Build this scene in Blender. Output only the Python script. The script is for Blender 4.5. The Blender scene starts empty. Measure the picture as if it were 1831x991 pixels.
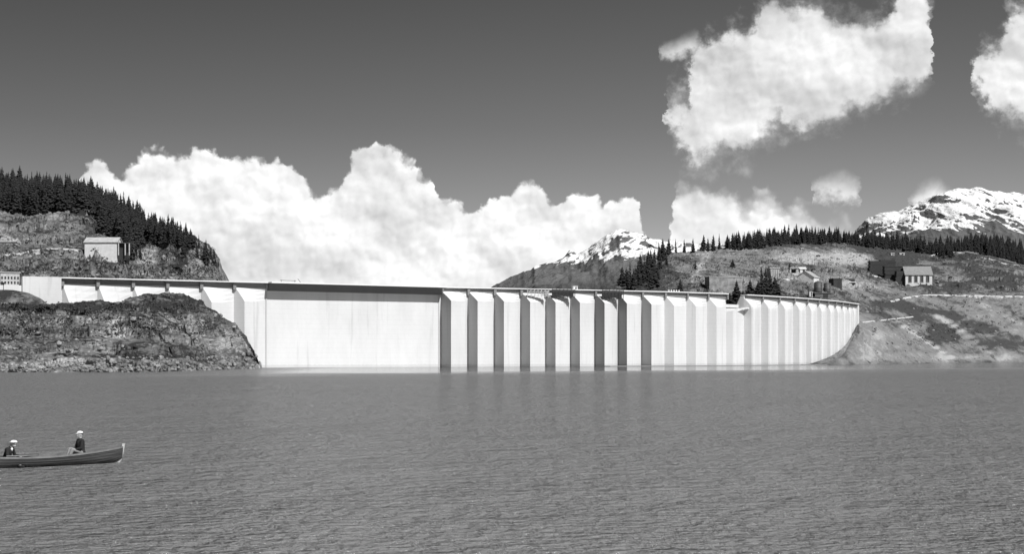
import bpy, bmesh, math, random
import numpy as np
from mathutils import Vector, Matrix
from mathutils.bvhtree import BVHTree

sc = bpy.context.scene
COL = sc.collection
R = math.radians
# ------------------------------------------------------------------ camera, light, exposure
F, CX, HY, CAMZ = 2900.0, 915.5, 634.0, 4.1          # pixels of the 1831-wide photograph
cam_d = bpy.data.cameras.new('camera'); cam = bpy.data.objects.new('camera', cam_d); COL.objects.link(cam)
cam.location = (0, 0, CAMZ); cam.rotation_euler = (R(90), 0, 0)
cam_d.sensor_width = 36.0; cam_d.lens = 36.0 * F / 1831.0
cam_d.shift_y = (HY - 495.5) / 1831.0
cam_d.clip_start = 0.5; cam_d.clip_end = 60000
sc.camera = cam

SUN_EL = R(48)
SUN_H = (0.64, -0.77)                                 # horizontal direction towards the sun (behind camera, right)
sv = Vector((SUN_H[0] * math.cos(SUN_EL), SUN_H[1] * math.cos(SUN_EL), math.sin(SUN_EL))).normalized()
sun_d = bpy.data.lights.new('sun', 'SUN'); sun = bpy.data.objects.new('sun', sun_d); COL.objects.link(sun)
sun_d.energy = 4.6; sun_d.angle = R(0.5); sun_d.color = (1.0, 1.0, 1.0)   # monochrome photograph: neutral light
sun.rotation_euler = (-sv).to_track_quat('-Z', 'Y').to_euler()
sc.view_settings.view_transform = 'Standard'; sc.view_settings.look = 'None'
sc.view_settings.gamma = 1.0; sc.view_settings.use_curve_mapping = False
sc.view_settings.exposure = 0.22
sc.render.engine = 'CYCLES'
sc.cycles.use_denoising = True
sc.cycles.max_bounces = 5; sc.cycles.diffuse_bounces = 2; sc.cycles.glossy_bounces = 3
sc.cycles.sample_clamp_indirect = 4.0
sc.render.film_transparent = False

class NT:
    """small helper round a node tree"""
    def __init__(s, tree): s.t = tree; s.n = tree.nodes; s.l = tree.links
    def node(s, typ, **kw):
        n = s.n.new(typ)
        for k, v in kw.items(): setattr(n, k, v)
        return n
    def put(s, sock, v):
        if v is None: return
        if isinstance(v, bpy.types.NodeSocket): s.l.new(v, sock)
        else: sock.default_value = v
    def m(s, op, a, b=None, c=None, clamp=False):
        n = s.node('ShaderNodeMath', operation=op, use_clamp=clamp)
        s.put(n.inputs[0], a)
        if b is not None: s.put(n.inputs[1], b)
        if c is not None: s.put(n.inputs[2], c)
        return n.outputs[0]
    def vm(s, op, a, b=None):
        n = s.node('ShaderNodeVectorMath', operation=op)
        s.put(n.inputs[0], a)
        if b is not None: s.put(n.inputs[1], b)
        return n.outputs[0]
    def comb(s, x, y, z=0.0):
        n = s.node('ShaderNodeCombineXYZ'); s.put(n.inputs[0], x); s.put(n.inputs[1], y); s.put(n.inputs[2], z); return n.outputs[0]
    def noise(s, vec, scale, detail=4, rough=0.55, dist=0.0, typ='FBM'):
        n = s.node('ShaderNodeTexNoise'); n.noise_type = typ
        s.put(n.inputs['Vector'], vec); n.inputs['Scale'].default_value = scale
        n.inputs['Detail'].default_value = detail; n.inputs['Roughness'].default_value = rough
        n.inputs['Distortion'].default_value = dist
        return n.outputs[0]
    def ss(s, v, a, b):   # smoothstep
        n = s.node('ShaderNodeMapRange', interpolation_type='SMOOTHSTEP')
        s.put(n.inputs[0], v); s.put(n.inputs[1], a); s.put(n.inputs[2], b)
        n.inputs[3].default_value = 0; n.inputs[4].default_value = 1
        return n.outputs[0]
    def mix(s, f, a, b):
        n = s.node('ShaderNodeMix', data_type='FLOAT'); s.put(n.inputs[0], f); s.put(n.inputs[2], a); s.put(n.inputs[3], b)
        return n.outputs[0]
    def curve(s, v, pts):
        n = s.node('ShaderNodeFloatCurve'); s.put(n.inputs['Value'], v)
        c = n.mapping.curves[0]
        pts = sorted(pts)
        c.points[0].location = pts[0]; c.points[1].location = pts[-1]
        for p in pts[1:-1]: c.points.new(*p)
        for p in c.points: p.handle_type = 'VECTOR'
        n.mapping.use_clip = False
        n.mapping.update()
        return n.outputs[0]

def build_world():
    w = bpy.data.worlds.new('World'); sc.world = w; w.use_nodes = True
    k = NT(w.node_tree); k.n.clear()
    sky = k.node('ShaderNodeTexSky', sky_type='NISHITA'); sky.sun_disc = False
    sky.sun_elevation = SUN_EL; sky.sun_rotation = math.atan2(SUN_H[0], SUN_H[1])
    sky.altitude = 1500; sky.air_density = 1.0; sky.dust_density = 0.6
    sep = k.node('ShaderNodeSeparateColor'); k.l.new(sky.outputs[0], sep.inputs[0])
    # orange-filtered black and white film: mostly the red record of the sky
    grey = k.m('ADD', k.m('MULTIPLY', sep.outputs[0], 0.85), k.m('MULTIPLY', sep.outputs[1], 0.15))
    tc = k.node('ShaderNodeTexCoord'); d = tc.outputs['Generated']
    sx = k.node('ShaderNodeSeparateXYZ'); k.l.new(d, sx.inputs[0])
    az = k.m('ARCTAN2', sx.outputs[0], sx.outputs[1])
    el = k.m('ARCSINE', sx.outputs[2])
    # deeper sky away from the horizon
    deep = k.curve(k.m('MULTIPLY', el, 1.0, clamp=True), [(0, 0.90), (0.03, 0.80), (0.08, 0.60), (0.14, 0.45), (0.22, 0.34), (0.4, 0.36), (1.0, 0.42)])
    side = k.ss(az, -0.36, 0.30)
    deep = k.m('MULTIPLY', deep, k.m('MULTIPLY_ADD', side, 0.34, 0.80))
    grain = k.noise(k.comb(az, el), 160, 2, 0.5)
    grey = k.m('MULTIPLY', grey, deep)
    # clouds: az in [-0.4, 0.4] -> 0..1, el in [0, 0.25] -> 0..1
    def U(px): return (math.atan((px - CX) / F) + 0.4) / 0.8
    def V(px, py):
        a = math.atan((px - CX) / F); return math.asin(max(-0.2, math.sin(math.atan((HY - py) / F * math.cos(a))))) / 0.25
    def crv(pts): return [(U(a), V(a, b)) for a, b in pts]
    p0 = k.comb(az, el, 0.0)
    w1 = k.noise(p0, 26, 5, 0.55); w1b = k.noise(k.vm('ADD', p0, (3.1, 1.7, 0.4)), 26, 5, 0.55)
    w2 = k.noise(p0, 95, 5, 0.6); w2b = k.noise(k.vm('ADD', p0, (7.3, 2.2, 0.9)), 95, 5, 0.6)
    wv = k.vm('ADD', p0, k.vm('MULTIPLY', k.comb(k.m('SUBTRACT', w2, 0.5), k.m('SUBTRACT', w2b, 0.5)), (0.010, 0.010, 0.0)))
    def puffs(vec):
        tot = None
        for sc_, am in ((38, 1.0), (85, 0.5), (190, 0.28)):
            vo = k.node('ShaderNodeTexVoronoi'); vo.feature = 'SMOOTH_F1'; vo.voronoi_dimensions = '2D'; vo.inputs['Scale'].default_value = sc_; vo.inputs['Smoothness'].default_value = 0.35
            k.put(vo.inputs['Vector'], vec); t_ = k.m('MULTIPLY', vo.outputs['Distance'], am); tot = t_ if tot is None else k.m('ADD', tot, t_)
        return tot
    pf = puffs(wv); pf2 = puffs(k.vm('ADD', wv, (0.0022, 0.0030, 0.0)))
    def warp(a1, a2, src1, src2):
        return k.m('ADD', k.m('MULTIPLY', k.m('SUBTRACT', src1, 0.5), a1), k.m('MULTIPLY', k.m('SUBTRACT', src2, 0.5), a2))
    def uv(a1, a2):
        uu = k.m('DIVIDE', k.m('ADD', k.m('ADD', az, warp(a1, a2, w1, w2)), 0.4), 0.8)
        vv = k.m('DIVIDE', k.m('ADD', el, warp(a1, a2, w1b, w2b)), 0.25)
        return uu, vv
    uA, vA = uv(0.003, 0.0120)
    topA = k.curve(uA, [(0.0, -0.2)] + crv([(-60, 520), (60, 520), (140, 470), (143, 322), (150, 298), (175, 291), (190, 300), (215, 306), (228, 288), (250, 273), (278, 279), (300, 274), (330, 284), (345, 267), (365, 262), (390, 279), (430, 290), (460, 279), (490, 286), (520, 311), (545, 330), (562, 340), (582, 333), (612, 318), (622, 296), (640, 272), (660, 264), (690, 265), (715, 287), (745, 296), (774, 318), (780, 348), (792, 366), (810, 361), (830, 371), (850, 369), (880, 354), (920, 344), (942, 333), (960, 341), (990, 356), (1012, 365), (1022, 343), (1045, 329), (1060, 334), (1075, 351), (1110, 349), (1134, 358), (1142, 388), (1152, 420), (1170, 440), (1190, 446), (1203, 420), (1207, 330), (1217, 317), (1250, 306), (1290, 318), (1312, 331), (1330, 350), (1355, 345), (1390, 353), (1402, 362), (1430, 366), (1450, 378), (1480, 384), (1500, 386), (1530, 384), (1550, 392), (1575, 420), (1610, 470), (1700, 520), (1900, 520)]) + [(1.0, 0.1)])
    dA = k.m('ADD', k.m('SUBTRACT', topA, vA), k.m('MULTIPLY_ADD', pf, -0.060, 0.044))
    sharpR = k.mix(k.ss(az, 0.09, 0.105), 0.014, 0.065)
    A = k.ss(dA, -0.006, sharpR)
    uB, vB = uv(0.010, 0.020)
    topB = k.curve(uB, [(0.0, -0.3)] + crv([(1176, 760), (1182, 235), (1186, 190), (1202, 180), (1228, 168), (1236, 140), (1240, 120), (1253, 95), (1262, 88), (1280, 78), (1300, 62), (1340, 56), (1358, 38), (1372, 14), (1387, 4), (1402, 16), (1420, 20), (1442, 8), (1462, 4), (1472, 24), (1490, 37), (1520, 40), (1560, 41), (1580, 32), (1600, 12), (1620, -14), (1648, -16), (1662, 14), (1668, 60), (1674, 85), (1680, 760), (1728, 760), (1740, 150), (1752, 104), (1770, 84), (1795, 62), (1806, 40), (1831, 16), (1880, 10), (1960, 40), (2000, 100)]) + [(1.0, 0.3)])
    botB = k.curve(uB, [(0.0, 1.3)] + crv([(1176, -300), (1182, 186), (1190, 217), (1212, 243), (1222, 268), (1240, 284), (1262, 276), (1300, 268), (1330, 270), (1348, 262), (1358, 242), (1400, 231), (1455, 226), (1480, 206), (1530, 200), (1572, 182), (1602, 166), (1640, 142), (1662, 118), (1674, 92), (1680, -300), (1728, -300), (1740, 138), (1764, 185), (1782, 204), (1831, 212), (1900, 206), (1960, 180), (2000, 150)]) + [(1.0, 0.9)])
    dB = k.m('MINIMUM', k.m('SUBTRACT', topB, vB), k.m('SUBTRACT', vB, botB))
    B = k.ss(k.m('ADD', dB, k.m('ADD', warp(0.05, 0.05, w2, w1b), k.m('MULTIPLY_ADD', pf, -0.035, 0.036))), -0.015, 0.035)
    B = k.m('MULTIPLY', B, k.m('SUBTRACT', 1.0, k.m('MULTIPLY', k.ss(w1, 0.5, 0.72), k.m('MULTIPLY', k.ss(dB, 0.09, 0.02), 0.3))))
    B = k.m('MAXIMUM', B, k.m('MULTIPLY', k.ss(k.m('ADD', dB, warp(0.10, 0.16, w1b, w2)), -0.06, 0.10), 0.75))
    uC, vC = uv(0.010, 0.016)
    topC = k.curve(uC, [(0.0, -0.3)] + crv([(1166, 760), (1172, 98), (1190, 82), (1210, 72), (1236, 64), (1250, 66), (1262, 110), (1266, 760), (1440, 760), (1450, 344), (1478, 320), (1500, 314), (1530, 322), (1544, 352), (1548, 760), (1612, 760), (1622, 362), (1650, 335), (1672, 323), (1690, 332), (1712, 350), (1724, 760)]) + [(1.0, -0.3)])
    botC = k.curve(uC, [(0.0, 1.3)] + crv([(1166, -300), (1172, 99), (1190, 101), (1230, 100), (1262, 108), (1266, -300), (1440, -300), (1450, 350), (1478, 357), (1530, 362), (1544, 364), (1548, -300), (1612, -300), (1622, 372), (1672, 376), (1712, 372), (1724, -300)]) + [(1.0, 1.3)])
    dC = k.m('MINIMUM', k.m('SUBTRACT', topC, vC), k.m('SUBTRACT', vC, botC))
    C = k.m('MULTIPLY', k.ss(k.m('ADD', dC, warp(0.0, 0.08, w2, w2b)), -0.02, 0.04), 0.80)
    # billows: difference of the same noise a step towards the sun
    def lit(sc_, step, det):
        a = k.noise(p0, sc_, det, 0.55, 0.3)
        b = k.noise(k.vm('ADD', p0, (step, step * 1.1, 0.0)), sc_, det, 0.55, 0.3)
        return k.m('SUBTRACT', a, b)
    bill = k.m('ADD', k.m('MULTIPLY', lit(24, 0.006, 3), 0.75), k.m('MULTIPLY', lit(85, 0.002, 4), 0.30))
    bill = k.m('ADD', bill, k.m('MULTIPLY', k.m('SUBTRACT', pf2, pf), 0.34))
    low = k.noise(k.comb(az, k.m('MULTIPLY', el, 1.9)), 16, 3, 0.5)
    body = k.m('MULTIPLY_ADD', k.ss(low, 0.66, 0.36), 0.22, 0.64)
    body = k.m('MULTIPLY', body, k.m('ADD', 0.985, bill))
    rim = k.m('MULTIPLY_ADD', k.ss(dA, 0.26, 0.02), 0.09, 1.0)
    CL = k.m('MULTIPLY', body, rim)
    mA = k.mix(k.ss(az, 0.09, 0.105), 0.98, 0.88)
    # low right-hand clouds fade out towards their base
    alpha = k.m('MAXIMUM', k.m('MULTIPLY', A, mA), k.m('MAXIMUM', k.m('MULTIPLY', B, 0.84), C))
    alpha = k.m('MULTIPLY', alpha, k.ss(el, -0.02, 0.0))
    bg1 = k.node('ShaderNodeBackground'); k.put(bg1.inputs[0], k.comb(grey, grey, grey)); bg1.inputs[1].default_value = 0.10
    cc = k.comb(CL, CL, CL)
    bg2 = k.node('ShaderNodeBackground'); k.put(bg2.inputs[0], cc); bg2.inputs[1].default_value = 1.0
    mx = k.node('ShaderNodeMixShader'); k.put(mx.inputs[0], alpha); k.l.new(bg1.outputs[0], mx.inputs[1]); k.l.new(bg2.outputs[0], mx.inputs[2])
    out = k.node('ShaderNodeOutputWorld'); k.l.new(mx.outputs[0], out.inputs[0])
build_world()

# ------------------------------------------------------------------ helpers
def P(px, py, d): return Vector(((px - CX) / F * d, d, CAMZ + (HY - py) / F * d))
def tag(o, label=None, cat=None, group=None, kind=None):
    if label: o['label'] = label
    if cat: o['category'] = cat
    if group: o['group'] = group
    if kind: o['kind'] = kind
    return o
def empty(name, loc, rz=0.0):
    o = bpy.data.objects.new(name, None); COL.objects.link(o); o.location = loc; o.rotation_euler = (0, 0, rz)
    o.empty_display_size = 0.5
    return o
def link_mesh(name, me, parent=None, mat=None):
    o = bpy.data.objects.new(name, me); COL.objects.link(o)
    if parent is not None: o.parent = parent
    if mat is not None and not me.materials: me.materials.append(mat)
    return o
def mesh_from(name, V, Fc, mat, parent=None, smooth=False):
    me = bpy.data.meshes.new(name); me.from_pydata([tuple(v) for v in V], [], Fc); me.update()
    if smooth: me.polygons.foreach_set('use_smooth', [True] * len(me.polygons))
    return link_mesh(name, me, parent, mat)

class MB:
    """collects simple solids in one bmesh, then links them as one mesh object"""
    def __init__(s): s.v = []; s.f = []
    def box(s, c, size, rz=0.0, M=None, top=1.0):
        hx, hy, hz = size[0] / 2, size[1] / 2, size[2] / 2
        b = len(s.v); cr, sr = math.cos(rz), math.sin(rz)
        for z in (-1, 1):
            q = top if z > 0 else 1.0
            for x, y in ((-1, -1), (1, -1), (1, 1), (-1, 1)):
                X, Y, Z = x * hx * q, y * hy * q, z * hz
                v = Vector((c[0] + X * cr - Y * sr, c[1] + X * sr + Y * cr, c[2] + Z))
                s.v.append(M @ v if M else v)
        s.f += [(b, b + 3, b + 2, b + 1), (b + 4, b + 5, b + 6, b + 7)] + [(b + i, b + (i + 1) % 4, b + 4 + (i + 1) % 4, b + 4 + i) for i in range(4)]
        return s
    def tube(s, p, q, r, r2=None, n=8):
        p, q = Vector(p), Vector(q); r2 = r if r2 is None else r2
        ax = (q - p).normalized(); a = ax.orthogonal().normalized(); bb = ax.cross(a); b = len(s.v)
        for (c, rr) in ((p, r), (q, r2)):
            for i in range(n):
                t = 2 * math.pi * i / n; s.v.append(c + (a * math.cos(t) + bb * math.sin(t)) * rr)
        for i in range(n): s.f.append((b + i, b + (i + 1) % n, b + n + (i + 1) % n, b + n + i))
        s.f.append(tuple(b + i for i in range(n))[::-1]); s.f.append(tuple(b + n + i for i in range(n)))
        return s
    def poly_prism(s, pts, off):
        """closed polygon pts (3-D) extruded by vector off"""
        b = len(s.v); n = len(pts); off = Vector(off)
        s.v += [Vector(p) for p in pts] + [Vector(p) + off for p in pts]
        s.f.append(tuple(range(b, b + n))); s.f.append(tuple(range(b + 2 * n - 1, b + n - 1, -1)))
        for i in range(n): s.f.append((b + i, b + n + i, b + n + (i + 1) % n, b + (i + 1) % n))
        return s
    def build(s, name, mat, parent=None, smooth=False):
        o = mesh_from(name, s.v, s.f, mat, parent, smooth)
        bm = bmesh.new(); bm.from_mesh(o.data); bmesh.ops.recalc_face_normals(bm, faces=bm.faces); bm.to_mesh(o.data); bm.free()
        return o

def hsh(xi, yi, zi, seed):
    h = (xi.astype(np.int64) * 374761393 + yi.astype(np.int64) * 668265263 + zi.astype(np.int64) * 1442695041 + seed * 974711) & 0xffffffff
    h = ((h ^ (h >> 13)) * 1274126177) & 0xffffffff
    h = ((h ^ (h >> 16)) * 2246822519) & 0xffffffff
    return (h ^ (h >> 15)) / 4294967295.0
def vn(x, y, z, seed=0):
    xi, yi, zi = np.floor(x), np.floor(y), np.floor(z); fx, fy, fz = x - xi, y - yi, z - zi
    fx, fy, fz = [t * t * t * (t * (t * 6 - 15) + 10) for t in (fx, fy, fz)]
    def c(a, b, cc): return hsh(xi + a, yi + b, zi + cc, seed)
    def L(a, b, t): return a + (b - a) * t
    return L(L(L(c(0, 0, 0), c(1, 0, 0), fx), L(c(0, 1, 0), c(1, 1, 0), fx), fy), L(L(c(0, 0, 1), c(1, 0, 1), fx), L(c(0, 1, 1), c(1, 1, 1), fx), fy), fz)
def fbm(x, y, z, oct=5, seed=0, rough=0.5, ridged=False):
    s = 0; a = 1; t = 0
    for o in range(oct):
        n = vn(x, y, z, seed + o)
        n = (1 - abs(2 * n - 1)) * 2 - 1 if ridged else 2 * n - 1
        s = s + a * n; t += a; a *= rough; x, y, z = x * 2.03 + 5.1, y * 2.03 + 1.7, z * 2.03 + 9.2
    return s / t

# ------------------------------------------------------------------ materials (all neutral greys: a black and white photograph)
MATS = {}
def mat(name, col=0.5, rough=0.8, var=0.0, vscale=1.0, bump=0.0, bscale=4.0, stretch=(1, 1, 1), metal=0.0):
    if name in MATS: return MATS[name]
    m = bpy.data.materials.new(name); m.use_nodes = True; k = NT(m.node_tree)
    b = k.n['Principled BSDF']; b.inputs['Roughness'].default_value = rough; b.inputs['Metallic'].default_value = metal
    tc = k.node('ShaderNodeTexCoord')
    v = k.vm('MULTIPLY', tc.outputs['Object'], stretch)
    if var > 0:
        n = k.noise(v, vscale, 6, 0.6); f = k.m('MULTIPLY_ADD', k.ss(n, 0.3, 0.7), 2 * var, 1 - var)
        c = k.m('MULTIPLY', f, col); k.put(b.inputs['Base Color'], k.comb(c, c, c))
    else: b.inputs['Base Color'].default_value = (col, col, col, 1)
    if bump > 0:
        bn = k.node('ShaderNodeBump'); bn.inputs['Distance'].default_value = bump; bn.inputs['Strength'].default_value = 1.0
        k.put(bn.inputs['Height'], k.noise(v, bscale, 5, 0.6)); k.l.new(bn.outputs[0], b.inputs['Normal'])
    MATS[name] = m
    return m

def terrain_mat(name, dark, mid, pale, scale=0.05, steep_rock=0.5, bump=0.6, pale_amt=0.62, horiz=1.0, wts=(2.0, 2.4, 1.0)):
    """rock, scree and scrub; 'tone' is a mesh attribute: -1 dark vegetation .. +1 bare pale rock"""
    m = bpy.data.materials.new(name); m.use_nodes = True; k = NT(m.node_tree)
    b = k.n['Principled BSDF']; b.inputs['Roughness'].default_value = 0.95; b.inputs['Specular IOR Level'].default_value = 0.15
    g = k.node('ShaderNodeNewGeometry'); pos = g.outputs['Position']
    pv = k.vm('MULTIPLY', pos, (1.0, 0.6, 1.8 * horiz))
    at = k.node('ShaderNodeAttribute'); at.attribute_name = 'tone'; tone = at.outputs['Fac']
    big = k.noise(pv, scale, 4, 0.55, 0.4); med = k.noise(pv, scale * 4.5, 6, 0.68, 0.6); fine = k.noise(pv, scale * 22, 5, 0.7)
    nz = k.node('ShaderNodeSeparateXYZ'); k.l.new(g.outputs['Normal'], nz.inputs[0])
    steep = k.m('SUBTRACT', 1.0, k.ss(nz.outputs[2], 0.35, 0.9))
    t = k.m('ADD', k.m('MULTIPLY', k.m('SUBTRACT', big, 0.5), wts[0]), k.m('MULTIPLY', k.m('SUBTRACT', med, 0.5), wts[1]))
    t = k.m('ADD', t, k.m('MULTIPLY', k.m('SUBTRACT', fine, 0.5), wts[2]))
    t = k.m('ADD', t, k.m('MULTIPLY', k.m('SUBTRACT', steep, 0.4), steep_rock))
    t = k.m('ADD', t, tone)
    a1 = k.mix(k.ss(t, -0.55, 0.12), dark, mid)
    a2 = k.mix(k.ss(t, 0.12, pale_amt), a1, pale)
    # crevices
    vo = k.node('ShaderNodeTexVoronoi'); vo.feature = 'DISTANCE_TO_EDGE'
    k.put(vo.inputs['Vector'], k.vm('ADD', pv, k.vm('MULTIPLY', k.comb(med, fine, big), (4.0, 4.0, 4.0)))); vo.inputs['Scale'].default_value = scale * 7
    cr = k.m('MULTIPLY_ADD', k.ss(vo.outputs[0], 0.0, 0.05), 0.16, 0.84)
    a2 = k.m('MULTIPLY', a2, cr)
    k.put(b.inputs['Base Color'], k.comb(a2, a2, a2))
    bn = k.node('ShaderNodeBump'); bn.inputs['Distance'].default_value = bump * 2.2; bn.inputs['Strength'].default_value = 1.0
    h = k.m('ADD', med, k.m('MULTIPLY', fine, 0.35)); h = k.m('ADD', h, k.m('MULTIPLY', cr, 0.25))
    k.put(bn.inputs['Height'], h); k.l.new(bn.outputs[0], b.inputs['Normal'])
    return m

# ------------------------------------------------------------------ terrain sheets
PICK = {}
def terrain(name, stations, nu, nv, material, amp=2.0, nscale=0.03, back=((0.10, 0.25), (0.30, 0.8)), ridged=False, seed=1,
            tones=(), base_tone=0.0, kind='structure', rock=0.0, smooth_px=14, back_floor=-12.0, quiet=(), ledge=0.0, lh=4.0):
    """stations: (px, [(py, depth), ...]) from foot to ridge, as seen from the camera position; gives a real sheet with its far side"""
    M = 40; pxs = np.array([s[0] for s in stations], float)
    rows = []
    for px, pts in stations:
        w = np.array([tuple(P(px, py, d)) for py, d in pts])
        L = np.r_[0, np.cumsum(np.linalg.norm(np.diff(w[:, 1:], axis=0), axis=1))]; L /= L[-1]
        u = np.linspace(0, 1, M)
        rows.append(np.stack([np.interp(u, L, w[:, 1]), np.interp(u, L, w[:, 2])], 1))   # depth, height
    rows = np.array(rows)
    px = np.linspace(pxs[0], pxs[-1], nu); g = np.zeros((nu, M, 2))
    for j in range(M):
        for c in range(2): g[:, j, c] = np.interp(px, pxs, rows[:, j, c])
    if smooth_px > 0:
        st = (pxs[-1] - pxs[0]) / (nu - 1); kw = int(max(1, smooth_px / st)); ker = np.hanning(2 * kw + 3)[1:-1]; ker /= ker.sum()
        pad = np.pad(g, ((len(ker) // 2, len(ker) // 2), (0, 0), (0, 0)), mode='edge')
        out = np.zeros_like(g)
        for i, wgt in enumerate(ker): out += wgt * pad[i:i + nu]
        g = out
    t = np.linspace(0, M - 1, nv); i0 = np.clip(t.astype(int), 0, M - 2); fr = (t - i0)[None, :, None]
    G = g[:, i0] * (1 - fr) + g[:, i0 + 1] * fr
    Y = G[:, :, 0]; Z = G[:, :, 1]; X = (px[:, None] - CX) / F * Y
    T = np.full(X.shape, float(base_tone))
    PY = HY - (Z - CAMZ) / Y * F; PX = np.repeat(px[:, None], nv, 1)
    for (bx, by, rx, ry, val) in tones:
        wob = fbm(PX / 22, PY / 12, PX * 0, 3, 77) * 0.55
        e = np.sqrt(((PX - bx) / rx) ** 2 + ((PY - by) / ry) ** 2) + wob
        T += val * np.clip(1.5 - e, 0, 1)
    # displacement
    v = np.linspace(0, 1, nv)[None, :]
    n1 = fbm(X * nscale, Y * nscale, Z * nscale * 1.3, 6, seed, 0.52, ridged)
    n2 = fbm(X * nscale * 1.1 + 30, Y * nscale, Z * nscale * 1.3, 6, seed + 20, 0.52, ridged)
    edge = 1.0 - 0.55 * np.clip((v - 0.9) / 0.1, 0, 1)
    for (bx, by, rx, ry) in quiet: edge = edge * np.clip(np.sqrt(((PX - bx) / rx) ** 2 + ((PY - by) / ry) ** 2) - 0.6, 0.08, 1)
    Z2 = Z + n1 * amp * edge; Y2 = Y + n2 * amp * 1.3 * edge
    if rock > 0:       # stepped, blocky outcrops
        r = fbm(X * 0.16, Y * 0.16, Z * 0.34, 5, seed + 40, 0.62, True)
        r2 = fbm(X * 0.45, Y * 0.45, Z * 0.8, 4, seed + 50, 0.6)
        q = np.abs(r) * np.sign(r)
        Z2 += (q * rock + r2 * rock * 0.45) * edge; Y2 -= q * rock * 1.2 * edge
    if ledge > 0:      # strata: steps with steep risers
        q_ = (Z2 + 2.2 * fbm(X * 0.05, Y * 0.05, Z * 0, 4, seed + 60) + 0.035 * X) / lh; fr_ = q_ - np.floor(q_)
        stp = np.clip((fr_ - 0.35) / 0.3, 0, 1); stp = stp * stp * (3 - 2 * stp)
        msk = np.clip(0.5 + 1.6 * fbm(X * 0.03, Y * 0.03, Z * 0.05, 3, seed + 70), 0, 1)
        Z2 += lh * ledge * (stp - fr_) * msk * edge
        big_ = fbm(X * 0.07, Y * 0.07, Z * 0.11, 3, seed + 80, 0.5, True); Y2 -= big_ * ledge * 5.0 * edge
    # far side
    cols = [(X, Y2, Z2, T)]
    Yr, Zr, Xr, Tr = Y2[:, -1], Z2[:, -1], X[:, -1], T[:, -1]
    for fy, fz in back:
        yy = Yr * (1 + fy); zz = Zr * (1 - fz) + back_floor * fz + fbm(Xr * 0.05, yy * 0.05, Zr * 0, 3, seed) * amp * 0.5
        cols.append((Xr[:, None] * (1 + fy * 0.5), yy[:, None], zz[:, None], Tr[:, None]))
    X3, Y3, Z3, T3 = [np.concatenate([c[i] for c in cols], 1) for i in range(4)]
    n, mm = X3.shape
    V = np.stack([X3, Y3, Z3], 2).reshape(-1, 3)
    ii, jj = np.meshgrid(np.arange(n - 1), np.arange(mm - 1), indexing='ij')
    a = (ii * mm + jj).ravel(); Fc = np.stack([a, a + mm, a + mm + 1, a + 1], 1)
    me = bpy.data.meshes.new(name)
    me.vertices.add(len(V)); me.vertices.foreach_set('co', V.ravel())
    me.loops.add(Fc.size); me.loops.foreach_set('vertex_index', Fc.ravel().astype(np.int32))
    me.polygons.add(len(Fc)); me.polygons.foreach_set('loop_start', np.arange(0, Fc.size, 4, dtype=np.int32))
    me.polygons.foreach_set('loop_total', np.full(len(Fc), 4, np.int32))
    me.update(calc_edges=True); me.validate()
    at = me.attributes.new('tone', 'FLOAT', 'POINT'); at.data.foreach_set('value', T3.ravel().astype(np.float32))
    me.polygons.foreach_set('use_smooth', [True] * len(me.polygons))
    me.materials.append(material)
    o = bpy.data.objects.new(name, me); COL.objects.link(o); tag(o, kind=kind)
    PICK[name] = BVHTree.FromPolygons([tuple(v) for v in V], [tuple(int(q) for q in f) for f in Fc])
    return o
CAMP = Vector((0, 0, CAMZ))
def pick(px, py, names=None):
    """ground point met by the line of sight through a place in the photograph"""
    d = (P(px, py, 1000.0) - CAMP).normalized(); best = None
    for n in (names or PICK):
        h = PICK[n].ray_cast(CAMP, d)
        if h[0] is not None and (best is None or h[3] < best[1]): best = (h[0], h[3])
    return best[0] if best else None
def ground_z(x, y, name):
    h = PICK[name].ray_cast(Vector((x, y, 3000)), Vector((0, 0, -1)))
    return h[0].z if h[0] is not None else None

# ------------------------------------------------------------------ dam axis
K0 = 21.9 * F; CREST = CAMZ + 21.9
_cp = np.array([(-140, 490), (-60, 493), (38, 495), (105, 496.5), (475, 505.2), (790, 513.6), (940, 516.4), (1058, 518.6), (1200, 521.8), (1298, 525.2), (1340, 527.4), (1400, 531), (1450, 534.5), (1500, 539), (1534, 544)], float)
_x = np.arange(-140, 1535.0); _y = np.interp(_x, _cp[:, 0], _cp[:, 1])
_k = np.hanning(61); _k /= _k.sum(); _yp = np.pad(_y, 30, mode='reflect', reflect_type='odd'); _ys = np.convolve(_yp, _k, 'valid')
def dam_d(px): return K0 / (HY - float(np.interp(px, _x, _ys)))
def base(px):
    d = dam_d(px); return Vector(((px - CX) / F * d, d, 0))
def axis(px):
    a = (base(px + 6) - base(px - 6)).normalized(); n = Vector((a.y, -a.x, 0)); return a, n    # n points upstream, to the camera

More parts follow.
